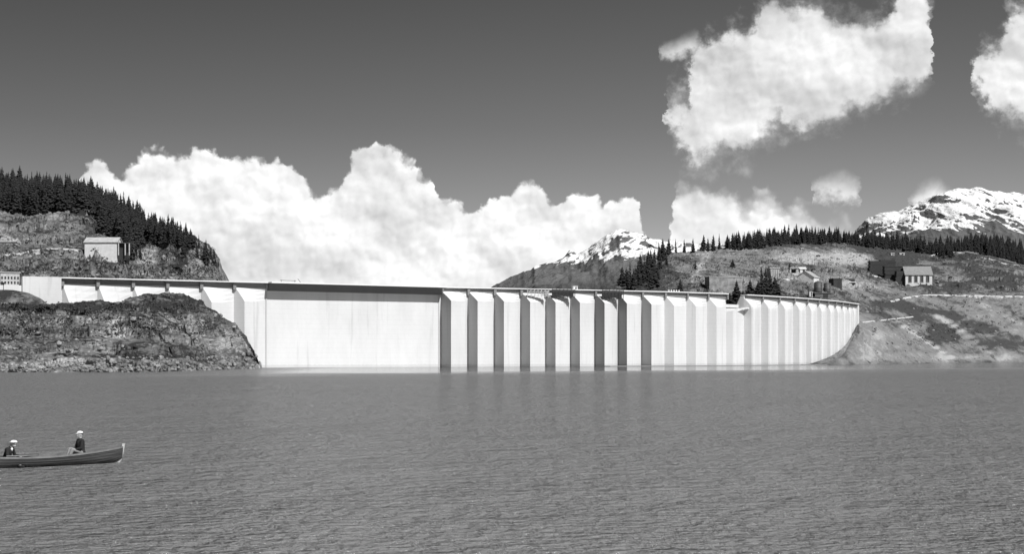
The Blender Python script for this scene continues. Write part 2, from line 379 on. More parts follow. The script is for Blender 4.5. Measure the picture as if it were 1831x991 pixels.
# ------------------------------------------------------------------ water and ground
def water_mat():
    m = bpy.data.materials.new('lake_water'); m.use_nodes = True; k = NT(m.node_tree)
    b = k.n['Principled BSDF']
    g = k.node('ShaderNodeNewGeometry'); pos = g.outputs['Position']
    sp = k.node('ShaderNodeSeparateXYZ'); k.l.new(pos, sp.inputs[0])
    # ripples a few decimetres long, longer wavelets, and wind patches
    v1 = k.vm('MULTIPLY', pos, (1.0, 1.15, 1.0)); v2 = k.vm('MULTIPLY', pos, (0.9, 1.0, 1.0))
    n1 = k.noise(v1, 2.2, 4, 0.62, 0.25); n2 = k.noise(v2, 0.62, 4, 0.6, 0.3); n3 = k.noise(v2, 0.16, 3, 0.55); n4 = k.noise(v2, 0.05, 3, 0.55)
    gust = k.noise(k.vm('MULTIPLY', pos, (0.5, 1.0, 1.0)), 0.02, 3, 0.55)
    h = k.m('ADD', k.m('MULTIPLY', n1, 0.85), k.m('ADD', k.m('MULTIPLY', n2, 1.3), k.m('ADD', k.m('MULTIPLY', n3, 1.6), k.m('MULTIPLY', n4, 1.8))))
    # sheltered calm strip along the dam and the right-hand shore
    wob = k.noise(k.vm('MULTIPLY', pos, (0.4, 1.0, 1.0)), 0.03, 4, 0.6)
    yy = k.m('ADD', sp.outputs[1], k.m('MULTIPLY', sp.outputs[0], -0.70))
    yy = k.m('ADD', yy, k.m('MULTIPLY', k.m('SUBTRACT', wob, 0.5), 130.0))
    calm = k.m('MULTIPLY', k.ss(yy, 300.0, 390.0), k.ss(k.m('ADD', sp.outputs[0], k.m('MULTIPLY', wob, 30.0)), -70.0, -35.0))
    amp = k.mix(calm, k.m('MULTIPLY_ADD', gust, 0.7, 0.65), 0.025)
    h = k.m('MULTIPLY', h, amp)
    bn = k.node('ShaderNodeBump'); bn.inputs['Distance'].default_value = 1.0; bn.inputs['Strength'].default_value = 1.0
    k.put(bn.inputs['Height'], h)
    # silty lake: light scattered back out of the water plus the mirror of its wavelets
    k.n.remove(b)
    df = k.node('ShaderNodeBsdfDiffuse'); df.inputs[0].default_value = (0.235, 0.235, 0.235, 1); k.l.new(bn.outputs[0], df.inputs['Normal'])
    gl = k.node('ShaderNodeBsdfGlossy'); k.put(gl.inputs['Roughness'], k.mix(calm, 0.10, 0.06)); k.l.new(bn.outputs[0], gl.inputs['Normal'])
    fr = k.node('ShaderNodeFresnel'); fr.inputs[0].default_value = 1.333; k.l.new(bn.outputs[0], fr.inputs['Normal'])
    fac = k.m('MULTIPLY', fr.outputs[0], k.mix(calm, 1.0, 1.0), clamp=True)
    mx = k.node('ShaderNodeMixShader'); k.put(mx.inputs[0], fac); k.l.new(df.outputs[0], mx.inputs[1]); k.l.new(gl.outputs[0], mx.inputs[2])
    out = [n for n in k.n if n.type == 'OUTPUT_MATERIAL'][0]; k.l.new(mx.outputs[0], out.inputs[0])
    return m
def build_water():
    pts = [(-6000, -1500, 0), (6000, -1500, 0), (6000, 1100, 0), (260, 1100, 0)]
    for px in range(1534, -141, -12):
        b_ = base(px); a, n = axis(px); p = b_ - n * 2.0; pts.append((p.x, p.y, 0))
    pts += [(-400, 460, 0), (-6000, 700, 0)]
    # fan strips keep the polygon well behaved
    me = bpy.data.meshes.new('lake_water'); bm = bmesh.new()
    vs = [bm.verts.new(p) for p in pts]; f = bm.faces.new(vs); bmesh.ops.triangulate(bm, faces=[f]); bmesh.ops.recalc_face_normals(bm, faces=bm.faces)
    for f in bm.faces:
        if f.normal.z < 0: f.normal_flip()
    bm.to_mesh(me); bm.free()
    o = link_mesh('lake_water', me, None, water_mat()); tag(o, kind='structure')
    s = 26000
    g = mesh_from('ground', [(-s, -s, -14), (s, -s, -14), (s, s, -14), (-s, s, -14)], [(0, 1, 2, 3)], mat('valley_ground', 0.12, 0.95, 0.5, 0.01)); tag(g, kind='structure')
build_water()

rockA = terrain_mat('promontory_rock', 0.035, 0.16, 0.48, scale=0.055, bump=0.35, pale_amt=0.85, horiz=1.6)
rockB = terrain_mat('left_slope_rock', 0.04, 0.19, 0.42, scale=0.05, bump=0.5, pale_amt=0.9, horiz=1.3)
rockC = terrain_mat('right_slope_rock', 0.055, 0.19, 0.36, scale=0.035, bump=0.5, pale_amt=0.95, wts=(2.4, 1.8, 0.7))

# rock promontory in front of the dam
def prom(px, ry, rd, wl=666.0):
    f = 11890 / (wl - HY)
    return (px, [(HY + 9.0 / (f - 18) * F, f - 18), (wl, f), (wl - 7, f + 4), (wl - 14 - (wl - ry) * 0.05, f + 9), (ry + (wl - ry) * 0.5, f + (rd - f) * 0.45), (ry + (wl - ry) * 0.2, f + (rd - f) * 0.72), (ry + 1.5, rd - 6), (ry, rd)])
low = lambda px, d: (px, [(HY + (CAMZ + 5.0) / (d - 30 + i * 7) * F, d - 30 + i * 7) for i in range(8)])
terrain('rock_promontory', [prom(-200, 553, 428), prom(0, 550, 432), prom(100, 549, 433), prom(125, 547, 434), prom(150, 542, 435), prom(190, 542, 437), prom(215, 544, 438), prom(238, 535, 440), prom(262, 529, 441), prom(298, 527, 443, 665), prom(335, 531, 446, 664), prom(360, 541, 450, 663), prom(388, 560, 455, 662), prom(412, 577, 460, 661), prom(432, 592, 465, 660.5), prom(446, 611, 469, 660), prom(458, 636, 474, 659.6), prom(466, 654, 477, 659.3), low(476, 480), low(500, 480)],
        640, 210, rockA, amp=1.1, nscale=0.05, rock=1.5, ledge=0.8, lh=3.4, seed=3, smooth_px=5, back=((0.012, 0.12), (0.03, 0.4), (0.055, 1.0)), back_floor=-3,
        base_tone=-0.05, tones=[(110, 556, 130, 9, -1.0), (300, 545, 90, 14, -0.45), (215, 590, 22, 20, 0.65), (60, 655, 130, 7, 0.55), (300, 655, 120, 6, 0.25), (60, 610, 60, 14, -0.3), (350, 600, 60, 25, 0.12), (260, 640, 150, 8, -0.35)])
# small earth mound in the far left, between promontory and dam
def mound(px, y): return (px, [(600, 430), (575, 436), (560, 440), ((560 + y) / 2, 443), (y + 3, 447), (y, 451)])
terrain('earth_mound', [mound(-200, 522), mound(-60, 520), mound(0, 518.5), mound(22, 519), mound(50, 524), mound(74, 535), mound(88, 547), mound(98, 556), mound(112, 572)], 200, 60, rockB, amp=0.35, nscale=0.12, rock=0.3, seed=9, smooth_px=6, back=((0.004, 0.05), (0.008, 0.4)), base_tone=-0.08)

# hillside above the left end of the dam
def S(px, *r): return (px, list(r))
terrain('left_hillside', [
    S(-200, (640, 466), (510, 470), (478, 500), (440, 560), (385, 660), (340, 830)),
    S(0, (640, 474), (508, 480), (474, 515), (435, 580), (382, 680), (342, 840)),
    S(60, (640, 476), (506, 483), (470, 520), (434, 585), (390, 680), (348, 850)),
    S(118, (640, 480), (505, 488), (468, 530), (436, 585), (392, 640), (378, 680), (352, 860)),
    S(150, (640, 482), (505, 491), (466, 535), (438, 590), (396, 645), (377, 685), (357, 860)),
    S(172, (640, 484), (505, 493), (466, 538), (440, 590), (412, 650), (392, 700), (364, 860)),
    S(215, (640, 490), (505, 500), (470, 545), (450, 590), (430, 650), (406, 740), (388, 855)),
    S(258, (640, 496), (506, 508), (478, 550), (455, 590), (440, 640), (420, 735), (409, 840)),
    S(300, (640, 500), (508, 515), (490, 545), (460, 575), (436, 600), (428, 690), (423, 765)),
    S(345, (640, 505), (510, 520), (492, 545), (462, 568), (440, 590), (430, 645), (427, 690)),
    S(374, (640, 508), (512, 524), (497, 545), (474, 566), (456, 588), (449, 615), (446, 645)),
    S(386, (640, 509), (520, 526), (502, 545), (484, 563), (468, 586), (462, 606), (459, 630)),
    S(397, (640, 510), (540, 528), (522, 545), (505, 562), (493, 580), (488, 600), (486, 620)),
    S(406, (640, 511), (580, 530), (560, 548), (545, 562), (535, 580), (530, 600), (527, 620)),
    S(420, (660, 511), (650, 530), (645, 548), (640, 562), (640, 580), (640, 600), (640, 620))],
    560, 300, rockB, amp=3.0, nscale=0.03, rock=2.0, ledge=0.8, lh=6.0, seed=5, smooth_px=4, back=((0.08, 0.1), (0.3, 0.6), (0.6, 1.0)), base_tone=0.0,
    tones=[(120, 360, 260, 16, -1.4), (230, 400, 70, 26, -1.2), (300, 425, 60, 14, -0.9), (90, 410, 80, 22, 0.12), (140, 376, 28, 4, 1.4), (15, 432, 18, 3, 1.2), (100, 480, 140, 16, -0.12), (265, 470, 18, 22, 0.5), (320, 480, 14, 25, -0.6), (345, 455, 20, 10, 0.25), (290, 460, 9, 30, -0.5)])

STREAKS = []
for x0, y0, x1, y1, rx, ry, val in ((1604, 576, 1700, 640, 7, 3, 0.9), (1680, 566, 1770, 630, 9, 4, 0.7), (1630, 540, 1720, 590, 9, 4, 0.5), (1690, 562, 1840, 612, 10, 4, -0.5), (1740, 540, 1840, 585, 9, 4, 0.5), (1570, 545, 1680, 560, 12, 4, -0.6), (1660, 470, 1760, 520, 14, 4, 0.35), (1200, 470, 1300, 530, 12, 5, 0.4), (1270, 452, 1240, 500, 8, 8, 0.35)):
    for q_ in range(8): STREAKS.append((x0 + (x1 - x0) * q_ / 7, y0 + (y1 - y0) * q_ / 7, rx, ry, val))
# hill behind the right part of the dam and slope down to the lake
terrain('right_hillside', [
    S(1085, (700, 575), (640, 580), (600, 585), (560, 592), (540, 610), (527, 630), (522, 660)),
    S(1110, (700, 575), (640, 580), (590, 586), (560, 596), (540, 620), (520, 670), (509, 720)),
    S(1150, (700, 580), (640, 585), (560, 600), (525, 640), (508, 690), (496, 740), (481, 810)),
    S(1200, (700, 590), (640, 594), (560, 606), (528, 640), (505, 690), (478, 760), (454, 860)),
    S(1268, (700, 600), (640, 604), (560, 615), (526, 650), (493, 700), (470, 790), (448, 940)),
    S(1350, (700, 616), (640, 620), (560, 632), (528, 665), (500, 720), (476, 800), (458, 870), (442, 980)),
    S(1410, (700, 634), (640, 638), (560, 652), (531, 690), (498, 760), (472, 830), (452, 910), (430, 1060)),
    S(1440, (710, 600), (664, 634), (640, 652), (560, 668), (535, 705), (500, 780), (472, 850), (450, 930), (429, 1085)),
    S(1470, (710, 590), (655, 624), (648, 632), (654, 643), (654, 655), (600, 672), (560, 680), (538, 716), (502, 790), (472, 870), (452, 950), (430, 1110)),
    S(1500, (705, 600), (652, 634), (634, 644), (642, 655), (642, 675), (590, 692), (562, 692), (542, 725), (512, 800), (478, 890), (458, 980), (431, 1130)),
    S(1530, (700, 620), (651, 662), (612, 678), (588, 692), (592, 708), (580, 722), (560, 742), (538, 780), (512, 850), (480, 940), (457, 1040), (432, 1160)),
    S(1565, (700, 640), (651.2, 688), (622, 704), (598, 720), (576, 742), (548, 800), (518, 880), (482, 970), (458, 1070), (431, 1180)),
    S(1620, (697, 665), (650.6, 716), (620, 745), (590, 780), (560, 830), (532, 870), (510, 930), (480, 1010), (460, 1090), (437, 1200)),
    S(1665, (695, 690), (650, 745), (620, 790), (588, 820), (558, 850), (529, 890), (508, 940), (480, 1020), (464, 1100), (450, 1190)),
    S(1700, (693, 725), (649, 790), (620, 812), (586, 842), (556, 870), (529, 905), (505, 960), (476, 1040), (462, 1100), (452, 1160)),
    S(1735, (693, 745), (649, 805), (620, 826), (588, 855), (558, 880), (529, 915), (505, 970), (476, 1050), (460, 1100), (450, 1150)),
    S(1785, (692, 765), (648.5, 828), (620, 845), (590, 868), (560, 890), (529, 922), (508, 975), (484, 1040), (470, 1090), (461, 1130)),
    S(1831, (692, 785), (648.3, 845), (622, 860), (592, 880), (562, 900), (530, 930), (512, 975), (492, 1030), (481, 1070), (474, 1110)),
    S(1990, (690, 835), (648, 900), (625, 915), (598, 930), (570, 950), (533, 980), (520, 1010), (510, 1050), (503, 1080), (500, 1110))],
    860, 330, rockC, amp=3.0, nscale=0.022, rock=1.4, ledge=0.45, lh=7.0, seed=15, quiet=[(1490, 625, 60, 60), (1720, 600, 260, 60)], smooth_px=12, back=((0.06, 0.06), (0.2, 0.4), (0.5, 1.0)), base_tone=0.0,
    tones=[(1450, 462, 70, 9, 1.0), (1525, 467, 34, 8, 1.3), (1320, 465, 45, 14, 0.25), (1480, 432, 130, 12, -0.7), (1620, 452, 80, 14, -0.55), (1650, 440, 90, 10, -0.8),
           (1300, 505, 36, 13, 0.4), (1700, 495, 120, 22, -0.3), (1780, 510, 80, 16, -0.25), (1720, 450, 26, 5, 0.5), (1730, 460, 36, 5, -0.7), (1590, 480, 36, 16, -0.9),
           (1545, 515, 60, 8, 0.5), (1500, 500, 60, 6, 0.3), (1620, 550, 40, 9, -0.45), (1685, 600, 26, 16, -0.75), (1560, 600, 60, 30, 0.05), (1640, 590, 30, 12, 0.4),
           (1770, 560, 60, 26, 0.2), (1740, 585, 40, 8, -0.4), (1790, 615, 50, 9, -0.5), (1705, 565, 20, 7, -0.4), (1600, 640, 130, 7, 0.35), (1780, 640, 70, 5, 0.5), (1160, 500, 40, 20, -0.5), (1420, 540, 60, 8, -0.5)] + STREAKS)

# earth bank closing against the face of the dam at its right end
def bank(px, y, off=7.0):
    d = dam_d(min(px, 1533)) - off; z = CAMZ + (HY - y) / F * d; run = max(6.0, z * 1.7)
    row = []
    for f_, zz in ((1.45, -3.0), (1.12, 0.0), (0.8, z * 0.18), (0.4, z * 0.58), (0.0, z)):
        dd = d - run * f_; row.append((HY + (CAMZ - zz) / dd * F, dd))
    return (px, row)
terrain('earth_bank', [bank(1432, 656), bank(1440, 654), bank(1452, 651), bank(1470, 645), bank(1485, 637.5), bank(1500, 628.5), bank(1512, 617.5), bank(1520, 607), bank(1527, 594), bank(1532, 582), bank(1537, 578, 6), bank(1543, 588, 6), bank(1550, 606, 6), bank(1556, 630, 6)],
        160, 80, rockC, amp=0.8, nscale=0.12, rock=0.5, seed=21, smooth_px=3, back=((0.004, 0.15), (0.012, 0.6)), back_floor=0, base_tone=0.1)

# wooded ridge beyond the knob on the right
woods_m = terrain_mat('wooded_ridge_ground', 0.03, 0.06, 0.12, scale=0.03, bump=0.5)
terrain('wooded_ridge', [S(1610, (560, 1300), (500, 1400), (480, 1450), (470, 1500)), S(1680, (560, 1300), (490, 1400), (460, 1450), (446, 1520)), S(1725, (560, 1300), (490, 1380), (452, 1450), (434, 1540)), S(1765, (560, 1300), (490, 1380), (455, 1450), (434, 1540)), S(1831, (560, 1300), (500, 1380), (470, 1450), (452, 1520)), S(1990, (600, 1300), (540, 1380), (510, 1440), (495, 1500))],
        200, 60, woods_m, amp=4, nscale=0.02, seed=31, back=((0.1, 0.2), (0.4, 1.0)), base_tone=-0.4)

# far mountains with snow
def snow_mat(name, zlo, zhi, rock, veg, cover, scale, stretch):
    m = bpy.data.materials.new(name); m.use_nodes = True; k = NT(m.node_tree)
    b = k.n['Principled BSDF']; b.inputs['Roughness'].default_value = 0.9; b.inputs['Specular IOR Level'].default_value = 0.1
    g = k.node('ShaderNodeNewGeometry'); pos = g.outputs['Position']
    sp = k.node('ShaderNodeSeparateXYZ'); k.l.new(pos, sp.inputs[0])
    vr = k.node('ShaderNodeVectorRotate'); vr.rotation_type = 'Y_AXIS'; k.put(vr.inputs['Vector'], pos); vr.inputs['Angle'].default_value = stretch[0]
    q = k.vm('MULTIPLY', vr.outputs[0], (1.0, 0.35, stretch[1]))
    n = k.noise(q, scale, 6, 0.6, 0.8); n2 = k.noise(pos, scale * 0.45, 3, 0.5)
    hz = k.ss(sp.outputs[2], zlo, zhi)
    nm = k.node('ShaderNodeSeparateXYZ'); k.l.new(g.outputs['Normal'], nm.inputs[0])
    f = k.m('ADD', k.m('MULTIPLY', k.m('SUBTRACT', n, 0.5), 2.6), k.m('MULTIPLY', k.m('SUBTRACT', n2, 0.5), 1.4))
    f = k.m('ADD', f, k.m('MULTIPLY_ADD', hz, 1.5, cover - 1.5))
    f = k.m('ADD', f, k.m('MULTIPLY', k.m('SUBTRACT', nm.outputs[2], 0.65), 1.2))
    snow = k.ss(f, -0.03, 0.09)
    ro = k.m('MULTIPLY', k.mix(k.ss(sp.outputs[2], zlo * 0.75, zlo * 1.15), veg, rock), k.m('MULTIPLY_ADD', k.noise(pos, scale * 3, 5, 0.7), 1.6, 0.2))
    c = k.mix(snow, ro, 0.82); k.put(b.inputs['Base Color'], k.comb(c, c, c))
    bn = k.node('ShaderNodeBump'); bn.inputs['Distance'].default_value = 14.0; k.put(bn.inputs['Height'], k.noise(q, scale * 2, 6, 0.65)); k.l.new(bn.outputs[0], b.inputs['Normal'])
    return m
def mountain(name, sil, foot, ridge, mat_, amp, nscale, seed, nu=420, nv=220):
    st = []
    for px, y in sil:
        st.append((px, [(foot[0], foot[1]), (foot[0] - (foot[0] - y) * 0.35, foot[1] + (ridge - foot[1]) * 0.4), (foot[0] - (foot[0] - y) * 0.75, foot[1] + (ridge - foot[1]) * 0.78), (y, ridge)]))
    return terrain(name, st, nu, nv, mat_, amp=amp, nscale=nscale, seed=seed, ridged=True, smooth_px=3, back=((0.05, 0.12), (0.2, 0.5), (0.4, 1.0)), back_floor=-20)
mountain('distant_mountain', [(780, 560), (860, 535), (898, 515), (910, 508), (937, 497), (950, 493), (957, 485), (973, 480), (990, 477), (1008, 469), (1022, 459), (1033, 460), (1049, 449), (1063, 437), (1086, 424), (1112, 414), (1128, 420), (1145, 424), (1163, 431), (1187, 440), (1215, 443), (1250, 445), (1290, 446), (1330, 450), (1400, 470)],
         (600, 3600), 5400, snow_mat('distant_mountain_snow', 215, 330, 0.13, 0.045, -0.12, 0.012, (0.5, 4.0)), 58, 0.0035, 61)
mountain('snow_mountain', [(1490, 455), (1520, 430), (1536, 408), (1550, 397), (1569, 388), (1590, 383), (1598, 380), (1606, 381), (1625, 371), (1650, 360), (1673, 348), (1693, 343), (1710, 337), (1732, 341), (1746, 338), (1778, 344), (1811, 349), (1828, 354), (1860, 362), (1930, 380), (2000, 400)],
         (560, 2700), 4200, snow_mat('snow_mountain_snow', 225, 330, 0.11, 0.07, 0.02, 0.011, (-0.5, 4.5)), 42, 0.005, 71)

# ------------------------------------------------------------------ the dam
def concrete(name, col, stain=True, joints=True):
    m = bpy.data.materials.new(name); m.use_nodes = True; k = NT(m.node_tree)
    b = k.n['Principled BSDF']; b.inputs['Roughness'].default_value = 0.85; b.inputs['Specular IOR Level'].default_value = 0.2
    g = k.node('ShaderNodeNewGeometry'); pos = g.outputs['Position']
    sp = k.node('ShaderNodeSeparateXYZ'); k.l.new(pos, sp.inputs[0])
    big = k.noise(k.vm('MULTIPLY', pos, (1, 1, 0.35)), 0.12, 5, 0.6); fine = k.noise(pos, 1.2, 5, 0.7)
    c = k.m('MULTIPLY_ADD', k.m('SUBTRACT', big, 0.5), 0.40, 1.0)
    c = k.m('ADD', c, k.m('MULTIPLY', k.m('SUBTRACT', fine, 0.5), 0.10))
    if joints:   # horizontal lift lines
        fr = k.m('FRACT', k.m('DIVIDE', sp.outputs[2], 1.5)); ln = k.m('LESS_THAN', fr, 0.06)
        c = k.m('SUBTRACT', c, k.m('MULTIPLY', ln, 0.07))
    if stain:    # wet line near the water, run-off streaks
        wz = k.m('ADD', sp.outputs[2], k.m('MULTIPLY', k.m('SUBTRACT', fine, 0.5), 1.2))
        wet = k.ss(wz, 1.1, 0.6); c = k.m('MULTIPLY', c, k.m('MULTIPLY_ADD', wet, -0.15, 1.0))
        st = k.noise(k.vm('MULTIPLY', pos, (1, 1, 0.06)), 0.55, 4, 0.6); c = k.m('MULTIPLY', c, k.m('MULTIPLY_ADD', k.ss(st, 0.56, 0.74), -0.16, 1.0))
    c = k.m('MULTIPLY', c, col); k.put(b.inputs['Base Color'], k.comb(c, c, c))
    bn = k.node('ShaderNodeBump'); bn.inputs['Distance'].default_value = 0.03; k.put(bn.inputs['Height'], fine); k.l.new(bn.outputs[0], b.inputs['Normal'])
    return m
CON = concrete('pale_concrete', 0.62)
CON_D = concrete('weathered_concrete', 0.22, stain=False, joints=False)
SIDE = concrete('shaded_side_concrete', 0.43)  # pale concrete coloured darker to deepen the shade on the side strips
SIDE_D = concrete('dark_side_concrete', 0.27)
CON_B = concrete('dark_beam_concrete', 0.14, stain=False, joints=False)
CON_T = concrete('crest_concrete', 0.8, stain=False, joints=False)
timber = mat('weathered_timber', 0.04, 0.9, 0.4, 3.0, 0.02, 8.0)
timber_pale = mat('fresh_timber', 0.5, 0.85, 0.25, 3.0, 0.01, 8.0)
iron = mat('painted_iron', 0.06, 0.6, 0.2, 2.0)

dam = empty('concrete_dam', base(790))
tag(dam, 'long pale concrete dam with stepped vertical bays and a dark-edged crest road, across the lake', 'dam')
DW = dam.matrix_world.copy()
def dpart(V, Fc, name, material, smooth=False):
    o0 = base(790)
    o = mesh_from(name, [Vector(v) - o0 for v in V], Fc, material, dam, smooth)
    bm = bmesh.new(); bm.from_mesh(o.data); bmesh.ops.recalc_face_normals(bm, faces=bm.faces); bm.to_mesh(o.data); bm.free()
    return o
# joints: (pixel of the joint, strip width in pixels, turn of the strip towards the sun, height of flare in metres)
left = [(110.5, 17, 0.78, 9.0), (174, 18, 0.78, 9.0), (237, 18, 0.78, 9.0), (298.5, 18, 0.78, 9.0), (359, 19, 0.76, 6.5), (418, 19, 0.76, 6.0), (475, 1.5, 0.3, 1.0)]
mid = [(788.5, 18, 0, 4.6), (836.5, 17.5, 0, 4.6), (883.6, 17.5, 0, 4.6), (931, 17, 0, 4.6), (975.8, 17.5, 0, 4.6), (1020, 17, 0, 4.6), (1063.5, 17.5, 0, 4.6), (1105, 16, 0, 4.6), (1147.3, 17.5, 0, 4.8), (1188, 17, 0.7, 5.0), (1227, 17, 0.7, 5.0), (1264, 17, 0.7, 5.0), (1298, 17, 0.7, 5.0)]
right = [(1330, 19, 0.2, 5.4), (1361, 18, 0.2, 5.4), (1391, 17, 0.2, 5.4), (1418, 15.5, 0.2, 5.4), (1441, 13, 0.2, 5.4), (1461, 11, 0.2, 5.4), (1478, 9.5, 0.2, 5.4), (1492, 8, 0.2, 5.4), (1504, 7, 0.2, 5.4), (1515, 6, 0.2, 5.4), (1524, 5, 0.2, 5.4)]
joints_ = [(38, 1, 0.3, 1.0)] + left + mid + right + [(1531, 0, 0, 1)]
WB = -3.0
def strip_vec(px, w, turn):
    """horizontal vector from the back of a joint to the front corner of the next bay, sized to appear w pixels wide"""
    a, n = axis(px)
    ang = turn * R(48)
    e = (n * math.cos(ang) + a * math.sin(ang)).normalized()
    if turn == 0:
        g_ = math.atan2(SUN_H[0], -SUN_H[1]) - R(4.5); e = Vector((math.sin(g_), -math.cos(g_), 0))
    b_ = base(px); t = 0.0
    for _ in range(400):
        q = b_ + e * t
        if (q.x / q.y * F + CX) - px >= w or t > 16: break
        t += 0.05
    return e * t
for i in range(len(joints_) - 1):
    px, w, turn, fl = joints_[i]; px2 = joints_[i + 1][0]
    B0, B1 = base(px), base(px2); a, n = axis((px + px2) / 2)
    ev = strip_vec(px, w, turn) if w > 0 else Vector((0, 0, 0))
    rounded = px >= 1330
    top = CREST - 0.5
    if px == 1298: top = CREST - 5.2
    zs = [WB, 6.0, 12.0, CREST - fl - 2.2] if fl < 8 else [WB, 6.0, CREST - fl - 0.3]
    zs += [CREST - 1.3 - (fl - 1.3) * q for q in (1.0, 0.85, 0.6, 0.35, 0.12)]
    zs += [CREST - 1.3, CREST - 0.5]
    zs = [z for z in zs if z <= top + 1e-6]
    if zs[-1] < top: zs.append(top)
    def prof(z):
        q = (CREST - 1.3 - z) / (fl - 1.3)
        q = min(1, max(0, q)); return q ** (0.86 if fl < 8 else 1.0) if not rounded else math.sin(q * math.pi / 2)
    # plan polyline of the face at a height
    def plan(z):
        o = prof(z); p0, p1, p2 = B0.copy(), B0 + ev * o, B1.copy()
        if px == 38: p1 = B0 + n * 0.02
        if not rounded and px != 1298:
            pts = [p0, p1, p1.lerp(p2, 0.5), p2]
        else:
            pts = [p0]
            c1 = p0.lerp(p1, 0.72); c2 = p1.lerp(p2, 0.22)
            for q in (0, 0.33, 0.66, 1):
                s1 = c1.lerp(p1, q); s2 = p1.lerp(c2, q); pts.append(s1.lerp(s2, q))
            pts += [p1.lerp(p2, 0.6), p2]
        return pts
    V, Fc = [], []; m_ = len(plan(0))
    for z in zs:
        for q, p in enumerate(plan(z)):
            zz = z
            if px == 1298 and z == zs[-1]:          # spillway lip: rises in an arc to the right
                f_ = q / (m_ - 1); zz = z - 1.2 * 2.2 * max(0, 0.6 - f_) ** 1.2
            V.append((p.x, p.y, zz))
    for r_ in range(len(zs) - 1):
        for q in range(m_ - 1):
            b0 = r_ * m_ + q; Fc.append((b0, b0 + 1, b0 + m_ + 1, b0 + m_))
    # back of the block
    nb = len(V); T_ = 5.0 if px < 1290 else 1.4
    V += [tuple(B0 - n * (T_ + 14)) [:2] + (WB,), tuple(B1 - n * (T_ + 14))[:2] + (WB,), tuple(B1 - n * T_)[:2] + (zs[-1],), tuple(B0 - n * T_)[:2] + (zs[-1],)]
    Fc.append((nb, nb + 1, nb + 2, nb + 3))
    tl = (len(zs) - 1) * m_
    Fc.append(tuple([tl + q for q in range(m_)] + [nb + 2, nb + 3]))
    Fc.append(tuple([r_ * m_ for r_ in range(len(zs))] + [nb + 3, nb])); Fc.append(tuple([r_ * m_ + m_ - 1 for r_ in range(len(zs))] + [nb + 2, nb + 1]))
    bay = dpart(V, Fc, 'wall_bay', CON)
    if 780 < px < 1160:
        bay.data.materials.append(SIDE_D if px in (1063.5, 1105) else SIDE)  # shaded strips get their darker colour, two bays darker still
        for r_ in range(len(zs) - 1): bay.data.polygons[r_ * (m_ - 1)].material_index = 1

def ribbon(name, p_from, p_to, prof_pts, material, step=6):
    """profile (offset upstream, height) swept along the dam axis between two joints, closed ends"""
    pxs = list(np.arange(p_from, p_to, step)) + [p_to]; V, Fc = [], []; m_ = len(prof_pts)
    for px in pxs:
        b_ = base(px); a, n = axis(px)
        for o_, z in prof_pts:
            q = b_ + n * o_; V.append((q.x, q.y, z))
    for i in range(len(pxs) - 1):
        for q in range(m_): Fc.append((i * m_ + q, i * m_ + (q + 1) % m_, (i + 1) * m_ + (q + 1) % m_, (i + 1) * m_ + q))
    Fc.append(tuple(range(m_))); Fc.append(tuple((len(pxs) - 1) * m_ + q for q in range(m_))[::-1])
    return dpart(V, Fc, name, material)
def rect(o0, o1, z0, z1): return [(o0, z0), (o1, z0), (o1, z1), (o0, z1)]
ribbon('crest_road', 107, 475.5, rect(-5.0, 1.8, CREST - 0.25, CREST + 0.02), CON_T)
ribbon('crest_road', 475.5, 788.5, rect(-5.0, 4.4, CREST - 0.30, CREST + 0.02), CON_T)
ribbon('crest_road', 788.5, 1298, rect(-5.0, 1.3, CREST - 0.25, CREST + 0.02), CON_T)
ribbon('crest_road', 1331, 1531, rect(-1.6, 1.3, CREST - 0.25, CREST + 0.02), CON_T)
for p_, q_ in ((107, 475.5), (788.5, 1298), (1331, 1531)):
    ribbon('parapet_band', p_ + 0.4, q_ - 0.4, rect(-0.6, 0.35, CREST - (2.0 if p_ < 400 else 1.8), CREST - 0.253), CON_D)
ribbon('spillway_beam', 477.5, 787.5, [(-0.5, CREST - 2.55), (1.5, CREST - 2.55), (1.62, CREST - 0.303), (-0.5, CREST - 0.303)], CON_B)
# chamfered bracket at the left end of the spillway beam
bl = base(475); a_, n_ = axis(475)
# pilaster brackets under the crest at every joint
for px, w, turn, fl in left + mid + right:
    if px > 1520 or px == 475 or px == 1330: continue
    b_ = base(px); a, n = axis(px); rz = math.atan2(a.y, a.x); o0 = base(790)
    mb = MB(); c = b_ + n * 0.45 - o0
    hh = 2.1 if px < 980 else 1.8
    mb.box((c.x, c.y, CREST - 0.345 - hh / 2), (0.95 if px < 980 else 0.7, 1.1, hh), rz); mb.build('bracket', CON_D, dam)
# left abutment wall: white block and the lower wall beyond it
def wall_block(p0, p1, o1, ztop, ztop2=None):
    V, Fc = [], []
    for px, zt in ((p0, ztop), (p1, ztop2 or ztop)):
        b_ = base(px); a, n = axis(px)
        for o_, z in ((o1, WB), (o1, zt), (-5, zt), (-5, WB)):
            q = b_ + n * o_; V.append((q.x, q.y, z))
    Fc = [(0, 1, 2, 3), (4, 7, 6, 5), (0, 4, 5, 1), (1, 5, 6, 2), (2, 6, 7, 3)]
    return V, Fc
V, Fc = wall_block(38, 106.8, 1.9, CREST + 0.05); dpart(V, Fc, 'abutment_block', CON)
V, Fc = wall_block(-130, 37.8, 1.2, CREST - 2.7, CREST - 2.5); dpart(V, Fc, 'abutment_wall', CON)
# joint lines of the smooth spillway panel: slim cover strips
for px in (476, 784.5):
    b_ = base(px) - base(790); a, n = axis(px); c = b_ + n * 0.16
    MB().box((c.x, c.y, (WB + CREST - 2.6) / 2), (0.35, 0.12, CREST - 2.6 - WB), math.atan2(a.y, a.x)).build('joint_strip', concrete('joint_concrete', 0.5, False, False) if 'jc' not in MATS else MATS['jc'], dam)
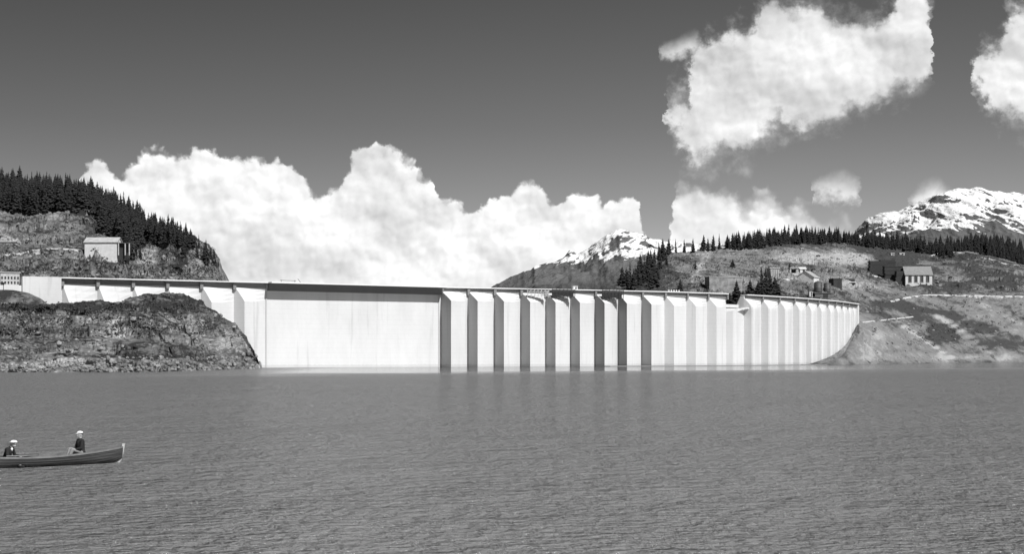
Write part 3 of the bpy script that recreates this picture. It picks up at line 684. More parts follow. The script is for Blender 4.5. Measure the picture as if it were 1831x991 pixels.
# waterline ledge along the right half
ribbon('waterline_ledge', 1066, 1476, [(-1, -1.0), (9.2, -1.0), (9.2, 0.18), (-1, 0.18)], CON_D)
# end pier at the right abutment
b_ = base(1531) - base(790); a, n = axis(1528); rz = math.atan2(a.y, a.x)
MB().box((b_.x + a.x * 1.4 - n.x * 1.5, b_.y + a.y * 1.4 - n.y * 1.5, 16.0), (2.8, 4.4, 19.4), rz).build('end_pier', CON, dam)
MB().box((b_.x + a.x * 1.4 - n.x * 1.5, b_.y + a.y * 1.4 - n.y * 1.5, 26.0), (3.3, 5.0, 0.5), rz).build('pier_cap', CON_D, dam)
# spillway notch: side walls, footbridge deck with railing and dark arch recess
def swept(name, p0, p1, prof, material): return ribbon(name, p0, p1, prof, material, step=4)
swept('notch_back_wall', 1300, 1331, rect(-5.2, -4.4, CREST - 9.0, CREST - 4.6), CON_D)
swept('footbridge_deck', 1300, 1331, rect(-4.3, -2.2, CREST - 4.9, CREST - 3.7), CON)
V, Fc = [], []
for i in range(13):
    px = 1303 + i * 27.5 / 12; f_ = i / 12; b_ = base(px); a, n = axis(px)
    z = CREST - 7.6 + 2.3 * math.sin(f_ * math.pi / 2) ** 0.8
    for o_, dz in ((0.3, 0), (1.6, 0), (1.6, 0.55), (0.3, 0.55)):
        q = b_ + n * (o_ + 0.6) + Vector((0, 0, z + dz)); V.append(q)
for i in range(12):
    for q in range(4): Fc.append((i * 4 + q, i * 4 + (q + 1) % 4, (i + 1) * 4 + (q + 1) % 4, (i + 1) * 4 + q))
Fc += [(0, 1, 2, 3), (48, 51, 50, 49)]
dpart(V, Fc, 'spillway_lip', CON)

# ------------------------------------------------------------------ timber scaffolds hanging from the crest
def scaffold(p0, p1, off, z_top, h, dark, label, rails=4):
    o = empty('timber_scaffold', base(p0) + Vector((0, 0, z_top - h)))
    tag(o, label, 'scaffold', 'timber scaffolds hung from the dam crest')
    org = o.location; mt = timber if dark else timber_pale
    b0, b1 = base(p0), base(p1); a = (b1 - b0).normalized(); n = Vector((a.y, -a.x, 0)); L = (b1 - b0).length; rz = math.atan2(a.y, a.x)
    def at(s_, off_, z): return b0 + a * s_ + n * off_ + Vector((0, 0, z)) - org
    c = at(L / 2, off, z_top - h + 0.1); MB().box(c, (L, 1.6, 0.14), rz).build('platform', mt, o)
    c = at(L / 2, off, z_top - h * 0.45)
    if dark: MB().box(c, (L * 0.96, 0.08, h * 0.9), rz).build('plank_screen', mt, o)
    k = 7
    for i in range(k):
        s_ = L * i / (k - 1)
        MB().tube(at(s_, off + 0.75, z_top - h - 0.5), at(s_, off + 0.75, z_top + 0.35), 0.09, n=6).build('post', mt, o)
    for i in range(rails):
        z = z_top - h + (i + 1) * h / rails
        mb = MB(); mb.box(at(L / 2, off + 0.88, z), (L * 1.02, 0.06, 0.16), rz); mb.build('rail', mt, o)
    mb = MB()
    for i in range(k - 1): mb.tube(at(L * i / (k - 1), off + 0.95, z_top - h), at(L * (i + 1) / (k - 1), off + 0.95, z_top), 0.06, n=5)
    mb.build('brace', mt, o)
scaffold(935, 973, 2.8, CREST - 0.3, 2.2, False, 'pale open timber scaffold under the crest, left of the two dark ones', 3)
scaffold(979, 1019, 3.0, CREST - 0.3, 2.4, True, 'dark boarded scaffold hung under the crest, nearer the middle of the dam')
scaffold(1067, 1104, 3.0, CREST - 0.3, 2.7, True, 'darkest boarded scaffold under the crest, rightmost of the scaffolds')

# ------------------------------------------------------------------ conifers
needle = mat('spruce_needles', 0.022, 0.9, 0.35, 0.6)
bark = mat('spruce_bark', 0.07, 0.9, 0.3, 2.0)
def crown_mesh(seed, slim, h=10.0, gaps=0.12):
    rnd = random.Random(seed); V, Fc = [], []
    tiers = 17
    lean = rnd.uniform(-0.035, 0.035)
    for t in range(tiers):
        f = t / (tiers - 1); z = h * (0.09 + 0.90 * f)
        rad = slim * h * (1 - f) ** 0.85 * (0.82 + 0.35 * rnd.random()) + 0.10
        nb = max(5, int(11 - 5 * f)); a0 = rnd.random() * 6.28
        for b in range(nb):
            if rnd.random() < gaps: continue
            a = a0 + 6.283 * b / nb + rnd.uniform(-0.25, 0.25); r = rad * rnd.uniform(0.6, 1.18); w = 0.34 * r + 0.14
            ca, sa = math.cos(a), math.sin(a); dz = -r * rnd.uniform(0.18, 0.5)
            def pt(rr, ww, zz): return (ca * rr - sa * ww + lean * z, sa * rr + ca * ww, z + zz)
            i = len(V)
            V += [pt(0.02, 0, 0.25), pt(r * 0.45, w, dz * 0.35 - 0.12), pt(r * 0.5, 0, dz * 0.4 + 0.16), pt(r * 0.45, -w, dz * 0.35 - 0.12), pt(r, w * 0.35, dz - 0.1), pt(r * 1.08, 0, dz + 0.08), pt(r, -w * 0.35, dz - 0.1)]
            Fc += [(i, i + 1, i + 2), (i, i + 2, i + 3), (i + 1, i + 4, i + 5, i + 2), (i + 2, i + 5, i + 6, i + 3)]
            j = len(V)   # hanging twigs under the branch
            V += [pt(r * 0.25, w * 0.2, -0.1), pt(r * 0.9, 0, dz), pt(r * 0.6, w * 0.4, dz - 0.3 * w - 0.25), pt(r * 0.35, -w * 0.3, dz * 0.4 - 0.45)]
            Fc += [(j, j + 1, j + 2), (j, j + 3, j + 1)]
    i = len(V); V += [(lean * h - 0.1, 0, h * 0.93), (lean * h + 0.1, 0.05, h * 0.93), (lean * h, -0.1, h * 0.93), (lean * h, 0, h * 1.04)]; Fc += [(i, i + 1, i + 3), (i + 1, i + 2, i + 3), (i + 2, i, i + 3)]
    me = bpy.data.meshes.new('crown'); me.from_pydata(V, [], Fc); me.update(); me.materials.append(needle); return me
def trunk_mesh(h=10.0):
    mb = MB(); mb.tube((0, 0, -0.8), (0, 0, h * 0.5), 0.22, 0.13, 7); mb.tube((0, 0, h * 0.5), (0, 0, h * 0.97), 0.13, 0.03, 6)
    me = bpy.data.meshes.new('trunk'); me.from_pydata([tuple(v) for v in mb.v], [], mb.f); me.update(); me.materials.append(bark); return me
CROWNS = [crown_mesh(s, q, gaps=g_) for s, q, g_ in ((1, 0.19, 0.15), (2, 0.25, 0.1), (3, 0.15, 0.22), (4, 0.29, 0.18), (5, 0.12, 0.42), (6, 0.22, 0.2))]
TRUNK = trunk_mesh()
RT = random.Random(11)
def conifer(loc, h, label, group=None, var=None, wide=1.0):
    o = empty('conifer_tree', loc, RT.uniform(0, 6.28)); s = h / 10.0; o.scale = (s * wide, s * wide, s)
    tag(o, label, 'tree', group)
    t = link_mesh('trunk', TRUNK, o); c = link_mesh('crown', CROWNS[var if var is not None else RT.randrange(6)], o)
    return o
def px_of(p): return CX + p.x / p.y * F, HY - (p.z - CAMZ) / p.y * F

def small(q):      # stunted trees on the thin soil towards the left cliff
    px = px_of(q)[0]
    return 1.0 - 0.48 * min(1, max(0, (px - 225) / 110)) if px < 420 else 1.0
def forest(poly, n_ind, n_stuff, names, hr, label, group, stuff_name, stuff_label, seed, near_first=True):
    """poly: list of (px, top, bottom) - band of the slope where trees are rooted"""
    rnd = random.Random(seed); xs = [p[0] for p in poly]; cand = []
    tries = 0
    wts = []
    while len(cand) < n_ind + n_stuff and tries < 20000:
        tries += 1
        px = rnd.uniform(xs[0], xs[-1]); t = np.interp(px, xs, [p[1] for p in poly]); b = np.interp(px, xs, [p[2] for p in poly])
        if rnd.random() > (b - t + 4) / 60.0: continue
        q = pick(px, rnd.uniform(t, b), names)
        if q is None: continue
        if any((q - c).length < 1.6 for c in cand[-400:]): continue
        cand.append(q)
    cand.sort(key=lambda q: q.y)
    # trees on the skyline and nearest ones are built one by one
    for q in cand[:n_ind]:
        conifer(q, rnd.uniform(*hr) * small(q), label, group)
    rest = cand[n_ind:]
    if rest:
        V, Fc = [], []
        for q in rest:
            me = CROWNS[rnd.randrange(6)]; s = rnd.uniform(*hr) / 10 * small(q); a = rnd.random() * 6.28; ca, sa = math.cos(a), math.sin(a); b0 = len(V)
            for v in me.vertices: V.append((q.x + (v.co.x * ca - v.co.y * sa) * s, q.y + (v.co.x * sa + v.co.y * ca) * s, q.z + v.co.z * s))
            for f in me.polygons: Fc.append(tuple(b0 + i for i in f.vertices))
        o = mesh_from(stuff_name, V, Fc, needle); tag(o, stuff_label, 'forest', kind='stuff')
def skyline_row(pts, names, hr, label, group, seed, jitter=3.0):
    rnd = random.Random(seed)
    for px, y in pts:
        q = None
        for dy in range(0, 40):
            q = pick(px + rnd.uniform(-jitter, jitter), y + dy, names)
            if q is not None: break
        if q is not None: conifer(q, rnd.uniform(*hr) * (small(q) if hr[1] > 9.5 else 1.0), label, group)
def ridge_pts(poly, n, seed, spread):
    rnd = random.Random(seed); xs = [p[0] for p in poly]; out = []
    for _ in range(n):
        px = rnd.uniform(xs[0], xs[-1]); out.append((px, float(np.interp(px, xs, [p[1] for p in poly])) + rnd.uniform(-3, spread)))
    return out
LH, RH, WR = ['left_hillside'], ['right_hillside'], ['wooded_ridge']
lab_l = 'dark conifer in the dense forest on the left hilltop above the rock cuts'
grp_l = 'dark conifers of the left hill forest'
forest([(-90, 330, 372), (0, 344, 374), (60, 350, 384), (118, 356, 372), (165, 364, 382), (185, 372, 418), (215, 390, 440), (235, 400, 455), (258, 412, 436), (300, 426, 436), (345, 438, 444)],
       36, 700, LH, (7, 12.5), lab_l, grp_l, 'conifer_forest', 'solid dark conifer forest filling the slope of the left hilltop', 5)
skyline_row(ridge_pts([(-60, 338), (0, 341), (100, 350), (165, 363), (215, 388), (258, 409)], 55, 8, 5), LH, (8, 13.5), lab_l, grp_l, 9)
skyline_row(ridge_pts([(258, 408), (300, 422), (345, 435)], 18, 18, 4), LH, (5.5, 9), 'slim conifer on the steep upper edge of the left cliff', 'conifers along the left cliff edge', 19)
skyline_row([(327, 430), (333, 432), (356, 444), (368, 455), (376, 461), (383, 470), (349, 440)], LH, (3.5, 5.5), 'thin scattered conifer near the falling right end of the left cliff', 'thin conifers at the cliff end', 20, 1)
for px, py in ((225, 470), (233, 462), (243, 458), (250, 462), (300, 440), (312, 442), (330, 452), (352, 462), (366, 470)):
    q = pick(px, py, LH)
    if q: conifer(q, 6.5, 'small dark conifer rooted on the face of the left cliff', 'conifers on the left cliff face')
lab_r = 'dark conifer in the close row along the right hill ridge'
grp_r = 'dark conifers on the right hill ridge'
forest([(1310, 441, 446), (1350, 438, 446), (1400, 429, 437), (1450, 428, 436), (1500, 429, 434), (1560, 430, 444), (1620, 438, 448), (1680, 450, 458), (1705, 452, 462)],
       18, 240, RH, (5, 9), lab_r, grp_r, 'ridge_forest', 'solid dark conifer wood behind the right hill ridge', 25)
skyline_row(ridge_pts([(1310, 441), (1350, 438), (1400, 428), (1450, 427), (1500, 428), (1560, 430), (1620, 436), (1690, 452)], 80, 28, 3), RH, (5.5, 10), lab_r, grp_r, 29)
skyline_row([(1208, 452), (1224, 450), (1239, 450), (1257, 448), (1266, 447), (1276, 447), (1286, 446), (1300, 445), (1304, 445), (1313, 443), (1321, 443)], RH, (6.5, 9), 'single conifer in the gappy row on the left end of the right ridge', 'spaced conifers on the ridge end', 30, 0.5)
fl_ = [(1112, 512), (1118, 510), (1126, 508), (1134, 505), (1140, 500), (1146, 492), (1152, 486), (1158, 480), (1164, 474), (1170, 470), (1178, 465), (1186, 460), (1194, 456), (1150, 508), (1160, 505), (1156, 495), (1166, 498), (1170, 488), (1144, 514), (1172, 512), (1164, 516), (1178, 500), (1182, 480), (1190, 474), (1188, 466), (1135, 515), (1125, 515)]
skyline_row(fl_, RH, (7, 10), 'dark conifer in the stand sloping down to the dam crest at the hill foot', 'conifers at the left foot of the right hill', 33, 2)
forest([(1640, 455, 475), (1700, 440, 470), (1740, 434, 462), (1780, 436, 470), (1831, 450, 485), (1920, 478, 500)], 0, 330, WR, (9, 14), '', '', 'far_conifer_wood', 'dark conifer wood on the far ridge below the snow mountain at right', 41)
skyline_row(ridge_pts([(1690, 446), (1740, 434), (1765, 434), (1831, 452), (1900, 472)], 18, 48, 3), WR, (8, 12), 'conifer on the crest of the far wooded ridge at right', 'conifers on the far wooded ridge', 49)
# individual trees close behind the dam
def tree_at(px, base_py, top_py, label, wide=1.0, var=None, grp=None):
    q = pick(px, base_py, RH)
    if q is None: return
    h = (base_py - top_py) / F * q.y
    conifer(q, h, label, grp, var, wide)
tree_at(1318, 541, 501, 'tall conifer standing behind the notch in the dam crest', 1.25, 1)
tree_at(1305, 545, 524, 'short dark conifer at the left side of the crest notch', 1.8, 3)
tree_at(1328, 545, 519, 'short dark conifer at the right side of the crest notch', 1.7, 1)
tree_at(1341, 527, 499, 'broad conifer just right of the crest notch tree', 1.3, 3)
tree_at(1362, 530, 477, 'tallest conifer of the clump above the crest, left side', 1.0, 2)
tree_at(1370, 530, 479, 'tall conifer in the middle of the clump above the crest', 1.1, 0)
tree_at(1376, 529, 486, 'conifer beside the square grey block, behind the clump', 1.2, 5)
tree_at(1386, 531, 494, 'bushy lower conifer on the right side of the clump', 1.4, 3)
tree_at(1355, 530, 502, 'short conifer at the left foot of the clump', 1.4, 1)
tree_at(1265, 523, 500, 'slim dark conifer at the left corner of the grey terrace wall', 0.5, 4)
tree_at(1216, 523, 499, 'single dark conifer left of the grey terrace wall', 1.2, 1)
tree_at(1243, 482, 466, 'small conifer alone on the open rock slope', 1.0, 0)
tree_at(1310, 478, 464, 'small bushy conifer on the smooth rock dome', 1.5, 3)
tree_at(1412, 483, 470, 'dark conifer beside the small white frame hut', 1.3, 1)

# ------------------------------------------------------------------ buildings
white_p = mat('whitewashed_boards', 0.62, 0.8, 0.10, 0.8, 0.01, 5.0)
grey_w = mat('grey_boards', 0.33, 0.85, 0.2, 1.2, 0.02, 5.0, (1, 1, 4))
roof_m = mat('sheet_roof', 0.42, 0.6, 0.15, 0.8)
roof_d = mat('dark_roof', 0.10, 0.85, 0.25, 1.0)
glass = mat('dark_window', 0.03, 0.2)
dark_w = mat('tarred_boards', 0.035, 0.85, 0.3, 1.0, 0.02, 4.0, (1, 1, 3))

def face_cam(p): return math.atan2(p.x, -p.y)   # turn so local -Y looks back to the lake
def gable_house(name, px, base_py, w_px, wall_px, roof_px, depth, yaw, wm, rm, label, cat, windows=0, win=(0.5, 0.6), door=False, sill=True, names=None, win_z=0.5, overhang=0.35, chimney=False, sink=1.2):
    q = pick(px, base_py, names)
    s = q.y / F; w = w_px * s; hw = wall_px * s; hr = roof_px * s
    o = empty(name, q, yaw); tag(o, label, cat)
    mb = MB(); mb.box((0, depth / 2, hw / 2 - sink / 2), (w, depth, hw + sink)); 
    mb.v += [Vector((-w / 2, 0.001, hw)), Vector((-w / 2, depth - 0.001, hw)), Vector((-w / 2, depth / 2, hw + hr - 0.1)), Vector((w / 2, 0.001, hw)), Vector((w / 2, depth - 0.001, hw)), Vector((w / 2, depth / 2, hw + hr - 0.1))]
    b = len(mb.v) - 6; mb.f += [(b, b + 1, b + 2), (b + 3, b + 5, b + 4)]
    mb.build('wall', wm, o)
    oh = overhang; r = MB(); dy = depth / 2 + oh; sl = hr / (depth / 2); L = w / 2 + oh
    for sgn in (-1, 1):
        y0 = depth / 2 + sgn * dy; z0 = hw - oh * sl
        pts = [(-L, y0, z0), (L, y0, z0), (L, depth / 2, hw + hr), (-L, depth / 2, hw + hr)]
        r.poly_prism(pts, (0, 0, 0.16))
    ro = r.build('roof', rm, o)
    if chimney: MB().box((w * 0.2, depth * 0.6, hw + hr * 0.9), (0.6, 0.6, 1.6)).build('chimney', dark_w, ro)
    for i in range(windows):
        cx = -w / 2 + w * (i + 0.75) / (windows + 0.5); ww = w / (windows + 0.5) * win[0]; wh = hw * win[1]
        z = hw * win_z
        pane = MB().box((cx, -0.03, z), (ww, 0.10, wh)).build('window', glass, o)
        f = MB()
        for sx_ in (-1, 1): f.box((cx + sx_ * (ww / 2 + 0.06), -0.06, z), (0.12, 0.16, wh + 0.24))
        for sz_ in (-1, 1): f.box((cx, -0.062, z + sz_ * (wh / 2 + 0.06)), (ww, 0.164, 0.12))
        f.box((cx, -0.09, z), (0.06, 0.05, wh))
        f.build('frame', wm, pane)
    if door: MB().box((w * 0.12, -0.04, 1.0), (1.0, 0.12, 2.0)).build('door', dark_w, o)
    return o, w, hw, hr
# left: long pale shed with dark open lean-to
o, w, hw, hr = gable_house('works_shed', 180, 455, 58, 22, 9, 6.5, R(-2), white_p, roof_m, 'long pale shed on the left hillside with a dark open lean-to at its right end', 'shed', names=LH, sink=5)
lt = MB(); lt.box((w / 2 + 2.3, 3.2, hw * 0.92), (4.4, 6.8, 0.18)); lt.build('lean_to_roof', roof_d, o)
MB().box((w / 2 + 1.4, 3.6, hw * 0.2), (2.6, 5.6, hw * 1.35)).build('lean_to_wall', dark_w, o)
for xx in (0.6, 2.9, 4.3): MB().box((w / 2 + xx, 0.0, hw * 0.42), (0.3, 0.3, hw * 1.0)).build('post', timber_pale, o)
MB().box((0, -0.12, hw + 0.05), (w + 0.5, 0.1, 0.22)).build('eaves_board', timber_pale, o)
# far left: grey building with rows of small windows on the abutment wall
def row_building():
    b_ = base(19); a, n = axis(19); p = b_ - n * 3.5; o = empty('barrack', (p.x, p.y, CREST - 4.5), math.atan2(a.y, a.x)); tag(o, 'grey flat-roofed barrack with two rows of small windows, at far left', 'building')
    w = 33 * p.y / F; h = 5.6
    MB().box((0, 0, h / 2), (w, 5, h)).build('wall', mat('grey_render', 0.42, 0.9, 0.15, 1.5), o)
    MB().box((0, 0, h + 0.1), (w + 0.5, 5.5, 0.22)).build('roof', roof_m, o)
    for r_ in range(2):
        for i in range(6):
            cx = -w / 2 + w * (i + 0.5) / 6
            MB().box((cx, -2.52, h * 0.5 + r_ * 1.35), (w / 6 * 0.5, 0.08, 0.75)).build('window', glass, o)
row_building()
b_ = base(3); a, n = axis(3); p = b_ + n * 1.6
o = empty('gate_post', (p.x, p.y, CREST - 6.5)); tag(o, 'dark upright post at the far left edge in front of the low wall', 'post')
MB().box((0, 0, 2.0), (0.8, 0.6, 5.0)).build('shaft', dark_w, o); MB().box((0, 0, 4.6), (1.1, 0.9, 0.2)).build('cap', dark_w, o)
# right: brick hall with tall windows
gable_house('works_hall', 1643, 510, 47, 19, 15, 12, R(-3), white_p, mat('slate_roof', 0.22, 0.8, 0.15, 0.8), 'pale works hall with four tall dark windows on the right hillside', 'building', windows=4, win=(0.55, 0.66), names=RH, win_z=0.58, overhang=0.5, chimney=True, sink=3)
gable_house('timber_shed', 1460, 507, 25, 11, 11, 9, R(58), white_p, mat('zinc_roof', 0.38, 0.5, 0.1, 1.0), 'small gabled shed with a bright end wall, above the two dark tanks', 'shed', names=RH, sink=3)
gable_house('white_hut', 1436, 490, 11, 9, 3, 4, R(8), white_p, white_p, 'small white hut with a dark doorway on the quarry floor', 'hut', door=True, names=RH, sink=2)
def frame_hut():
    q = pick(1420, 492, RH); s = q.y / F; o = empty('open_frame_hut', q, 0.1); tag(o, 'open pale frame shelter with a dark opening, left of the white hut', 'shelter')
    w, h = 13 * s, 13 * s
    for sx_ in (-1, 1):
        for y in (0, 3): MB().box((sx_ * w / 2, y, h / 2 - 0.5), (0.45, 0.4, h + 1)).build('post', timber_pale, o)
    MB().box((0, 1.5, h), (w + 0.8, 4.2, 0.3)).build('roof', timber_pale, o); MB().box((0.2, 2.4, h * 0.45), (w * 0.8, 0.3, h * 0.75)).build('back_wall', dark_w, o)
    MB().box((0, -0.1, h * 0.12), (w * 0.9, 0.3, h * 0.3)).build('front_wall', timber_pale, o)
frame_hut()
def block(name, px, base_py, w_px, h_px, depth, material, label, cat, cap=None, yaw=0.1, sink=2.0, extra=None):
    q = pick(px, base_py, RH); s = q.y / F; w, h = w_px * s, h_px * s
    o = empty(name, q, yaw); tag(o, label, cat)
    MB().box((0, depth / 2, h / 2 - sink / 2), (w, depth, h + sink)).build('wall', material, o)
    if cap: MB().box((0, depth / 2, h + 0.15), (w + 0.6, depth + 0.6, 0.3)).build('roof', cap, o)
    if extra: extra(o, w, h, depth)
    return o
gconc = mat('grey_concrete_block', 0.36, 0.9, 0.2, 0.8, 0.02, 2.0)
def ribs(o, w, h, d):
    for i in range(4): MB().box((-w / 2 + w * (i + 0.5) / 4, -0.12, h * 0.5 - 0.5), (0.35, 0.25, h)).build('rib', gconc, o)
block('concrete_bunker', 1385, 498, 16, 18, 6, gconc, 'square grey concrete block with a pale rim beside the tree clump', 'bunker', cap=timber_pale, extra=ribs)
def butts(o, w, h, d):
    MB().box((0, d / 2, h + 0.12), (w + 0.3, d + 0.3, 0.24)).build('coping', gconc, o)
block('terrace_wall', 1298, 524, 63, 28, 5, mat('mottled_terrace', 0.24, 0.95, 0.4, 0.5, 0.05, 1.0), 'broad grey terrace wall on the slope behind the crest, left of the notch', 'wall', yaw=0.25, extra=butts)
def door_(o, w, h, d):
    MB().box((w * 0.15, -0.04, h * 0.4), (w * 0.3, 0.1, h * 0.8)).build('door', glass, o)
block('dark_shed', 1498, 515, 16, 16, 6, dark_w, 'dark tarred box-shaped shed right of the two tanks', 'shed', cap=roof_d, yaw=0.2, extra=door_)
block('pale_kiosk', 1450, 531, 5.5, 11, 2, white_p, 'tiny narrow white kiosk at the foot of the tanks', 'kiosk', cap=roof_d, extra=door_)
block('plant_store', 1472, 533, 30, 8, 4, mat('murky_boards', 0.12, 0.9, 0.4, 1.5), 'low dark store beneath the two round tanks', 'store', cap=roof_d, yaw=0.2, extra=door_)
def tank(px, base_py, w_px, h_px, label):
    q = pick(px, base_py, RH); s = q.y / F; r, h = w_px * s / 2, h_px * s; o = empty('round_tank', q); tag(o, label, 'tank', 'round dark tanks below the gabled shed')
    MB().tube((0, r, -2), (0, r, h), r, n=24).build('shell', iron, o, True)
    MB().tube((0, r, h), (0, r, h + r * 0.45), r * 1.04, 0.15, n=24).build('roof', roof_d, o)
    mb = MB()
    for i in range(3): mb.tube((0, r, h * (0.2 + 0.3 * i)), (0, r, h * (0.2 + 0.3 * i) + 0.15), r * 1.03, n=24)
    mb.build('hoop', mat('pale_iron', 0.2, 0.6), o)
    MB().box((r * 0.96, -0.02 + r * 0.2, h / 2), (0.25, 0.12, h)).build('ladder', mat('pale_iron'), o)
tank(1464, 524, 14, 19, 'left of the two round dark tanks, below the gabled shed')
tank(1480, 524, 12, 17, 'right and slightly narrower of the two round dark tanks')
def flatbed():
    q = pick(1520, 508, RH); s = q.y / F; o = empty('loading_platform', q, 0.15); w = 23 * s; tag(o, 'long low loading platform with a white front edge, right of the dark shed', 'platform')
    MB().box((0, 1.5, 0.9), (w, 3, 0.35)).build('deck', white_p, o); MB().box((0, 1.8, 0.3), (w * 0.97, 2.2, 0.9)).build('base', dark_w, o); MB().box((0, 2.4, 1.9), (w * 0.96, 1.2, 1.7)).build('stacked_boards', timber, o)
flatbed()
# dark stacks of timber beside the hall: each stack its own thing
for i, (px, py, w_, h_, lb) in enumerate(((1570, 491, 32, 24, 'dark lumber stack, leftmost of those beside the pale hall'), (1588, 484, 30, 20, 'dark lumber stack at the back, highest on the slope'), (1598, 501, 34, 28, 'largest dark lumber stack, in the middle of the yard'), (1610, 509, 16, 26, 'dark lumber stack standing against the left wall of the pale hall'))):
    q = pick(px, py, RH); s = q.y / F; o = empty('lumber_stack', q, 0.1); tag(o, lb, 'timber stack', 'dark lumber stacks beside the hall'); w, h = w_ * s, h_ * s
    rr = random.Random(i); z = -1.2
    k_ = 0
    while z < h - 0.3 and k_ < 14:
        t = rr.uniform(0.5, 0.8); ww = w * rr.uniform(0.86, 1.0)
        MB().box((rr.uniform(-0.3, 0.3), 2.0, z + t / 2), (ww, 4.0 * rr.uniform(0.85, 1), t * 0.9)).build('board_layer', dark_w if rr.random() < 0.8 else timber, o); z += t; k_ += 1
# scattered pale sheds roofs / huts
for px, py, w_, h_, lb in ((1613, 456, 9, 3.0, 'tiny bright-roofed hut on the dark upper slope left of the knob'), (1596, 457, 6, 3.5, 'tiny pale hut left of the bright-roofed one on the upper slope'), (1434, 447, 3.2, 2.4, 'very small white hut on the hill above the pale quarry')):
    block('small_hut', px, py, w_, h_, 2.5, white_p, lb, 'hut', cap=white_p, extra=door_)
for px, py, w_, h_, lb in ((12, 436, 26, 3.4, 'long pale low roofed store at the left edge of the rock cut'), (138, 380, 34, 3, 'pale plank platform on top of the rock cut at the forest edge')):
    q = pick(px, py, LH); s = q.y / F; o = empty('low_store', q, -0.05); tag(o, lb, 'store'); w, h = w_ * s, h_ * s
    MB().box((0, 1.2, h / 2 - 0.6), (w, 2.4, h + 1.2)).build('wall', grey_w, o); MB().box((0, 1.2, h + 0.12), (w + 0.6, 3.2, 0.24)).build('roof', white_p, o)

# things on the crest
def on_crest(px, off=-1.0): b_ = base(px); a, n = axis(px); p = b_ + n * off; return Vector((p.x, p.y, CREST + 0.02)), math.atan2(a.y, a.x)
p, rz = on_crest(1030); o = empty('crest_hut', p, rz); tag(o, 'small white hut standing on the dam crest between two scaffolds', 'hut')
MB().box((0, 0, 0.6), (1.6, 1.2, 1.2)).build('wall', white_p, o); MB().box((0, 0, 1.25), (1.9, 1.5, 0.12)).build('roof', roof_m, o); MB().box((0.2, -0.61, 0.45), (0.5, 0.06, 0.85)).build('door', dark_w, o)
p, rz = on_crest(188, -0.3); o = empty('tool_chest', p, rz); tag(o, 'dark low tool chest on the left part of the crest', 'chest')
MB().box((0, 0, 0.4), (2.0, 0.9, 0.5)).build('body', dark_w, o); MB().box((0, 0, 0.7), (2.1, 1.0, 0.1)).build('lid', dark_w, o); MB().box((0, 0, 0.07), (1.8, 0.7, 0.14)).build('base', dark_w, o)
p, rz = on_crest(524, -1.2); o = empty('small_derrick', p, rz); tag(o, 'low derrick of thin poles on the crest above the smooth spillway panel', 'derrick')
MB().tube((-3.4, 0, 0), (-3.4, 0, 0.9), 0.07).build('post', timber, o); MB().tube((1.2, 0, 0), (1.2, 0, 1.0), 0.07).build('post', timber, o)
MB().tube((-3.8, 0, 0.85), (1.6, 0, 0.75), 0.06).build('beam', timber, o); MB().tube((2.2, 0, 1.4), (3.4, 0, 0.0), 0.07).build('strut', timber, o)
for i, px in enumerate((1195, 1199.5, 1204, 1208.5, 1213)):
    p, rz = on_crest(px, 0.2); o = empty('stone_bollard', p, rz); tag(o, 'small white bollard in the row of five on the crest road', 'bollard', 'white bollards on the crest')
    MB().box((0, 0, 0.3), (0.42, 0.42, 0.6), top=0.8).build('shaft', white_p, o); MB().box((0, 0, 0.64), (0.46, 0.46, 0.08)).build('cap', white_p, o)

# tracks laid on the slopes
def track(name, pts, width, names, material, lift=0.5, kind='structure'):
    P3 = []
    for (x0, y0), (x1, y1) in zip(pts, pts[1:]):
        n_ = max(2, int(abs(x1 - x0) / 4))
        for i in range(n_):
            q = pick(x0 + (x1 - x0) * i / n_, y0 + (y1 - y0) * i / n_, names)
            if q: P3.append(q)
    if len(P3) < 3: return
    A = np.array([tuple(q) for q in P3]); kw = 5
    pad = np.pad(A, ((kw // 2, kw // 2), (0, 0)), mode='edge'); A = np.stack([np.convolve(pad[:, c], np.ones(kw) / kw, 'valid') for c in range(3)], 1)
    V, Fc = [], []
    for i in range(len(A)):
        w_ = width * (0.8 + 0.4 * random.Random(i).random())
        q = Vector(A[i]); V += [q + Vector((0, -w_ / 2, lift - w_ * 0.34)), q + Vector((0, -w_ / 2, -1.5)), q + Vector((0, w_ / 2, -1.0)), q + Vector((0, w_ / 2, lift))]
    for i in range(len(A) - 1):
        b = i * 4; Fc += [(b, b + 4, b + 5, b + 1), (b + 3, b + 7, b + 4, b), (b + 2, b + 6, b + 7, b + 3)]
    o = mesh_from(name, V, Fc, material); tag(o, kind=kind)
gravel = mat('pale_gravel', 0.45, 0.95, 0.25, 0.4)
track('gravel_road', [(1590, 540), (1625, 532), (1660, 528), (1740, 529), (1831, 531), (1900, 534)], 2.2, RH, gravel)
track('quarry_track', [(1555, 492), (1575, 496), (1595, 501), (1612, 507)], 3.0, RH, gravel)
track('shore_path', [(1540, 577), (1580, 573), (1605, 570), (1640, 566)], 1.2, RH, gravel, 0.3)
track('hill_path', [(0, 458), (30, 456), (55, 449), (90, 446), (120, 447), (148, 449)], 1.6, LH, gravel)
track('knob_track', [(1655, 462), (1672, 455), (1692, 451), (1730, 452), (1752, 458), (1790, 470), (1831, 477)], 4.0, RH, gravel)
track('lower_quarry_track', [(1382, 502), (1400, 500), (1425, 500)], 3.0, RH, gravel)
track('scree_chute', [(1606, 578), (1620, 588), (1640, 600), (1665, 618), (1690, 634)], 2.0, RH, gravel, 0.35)

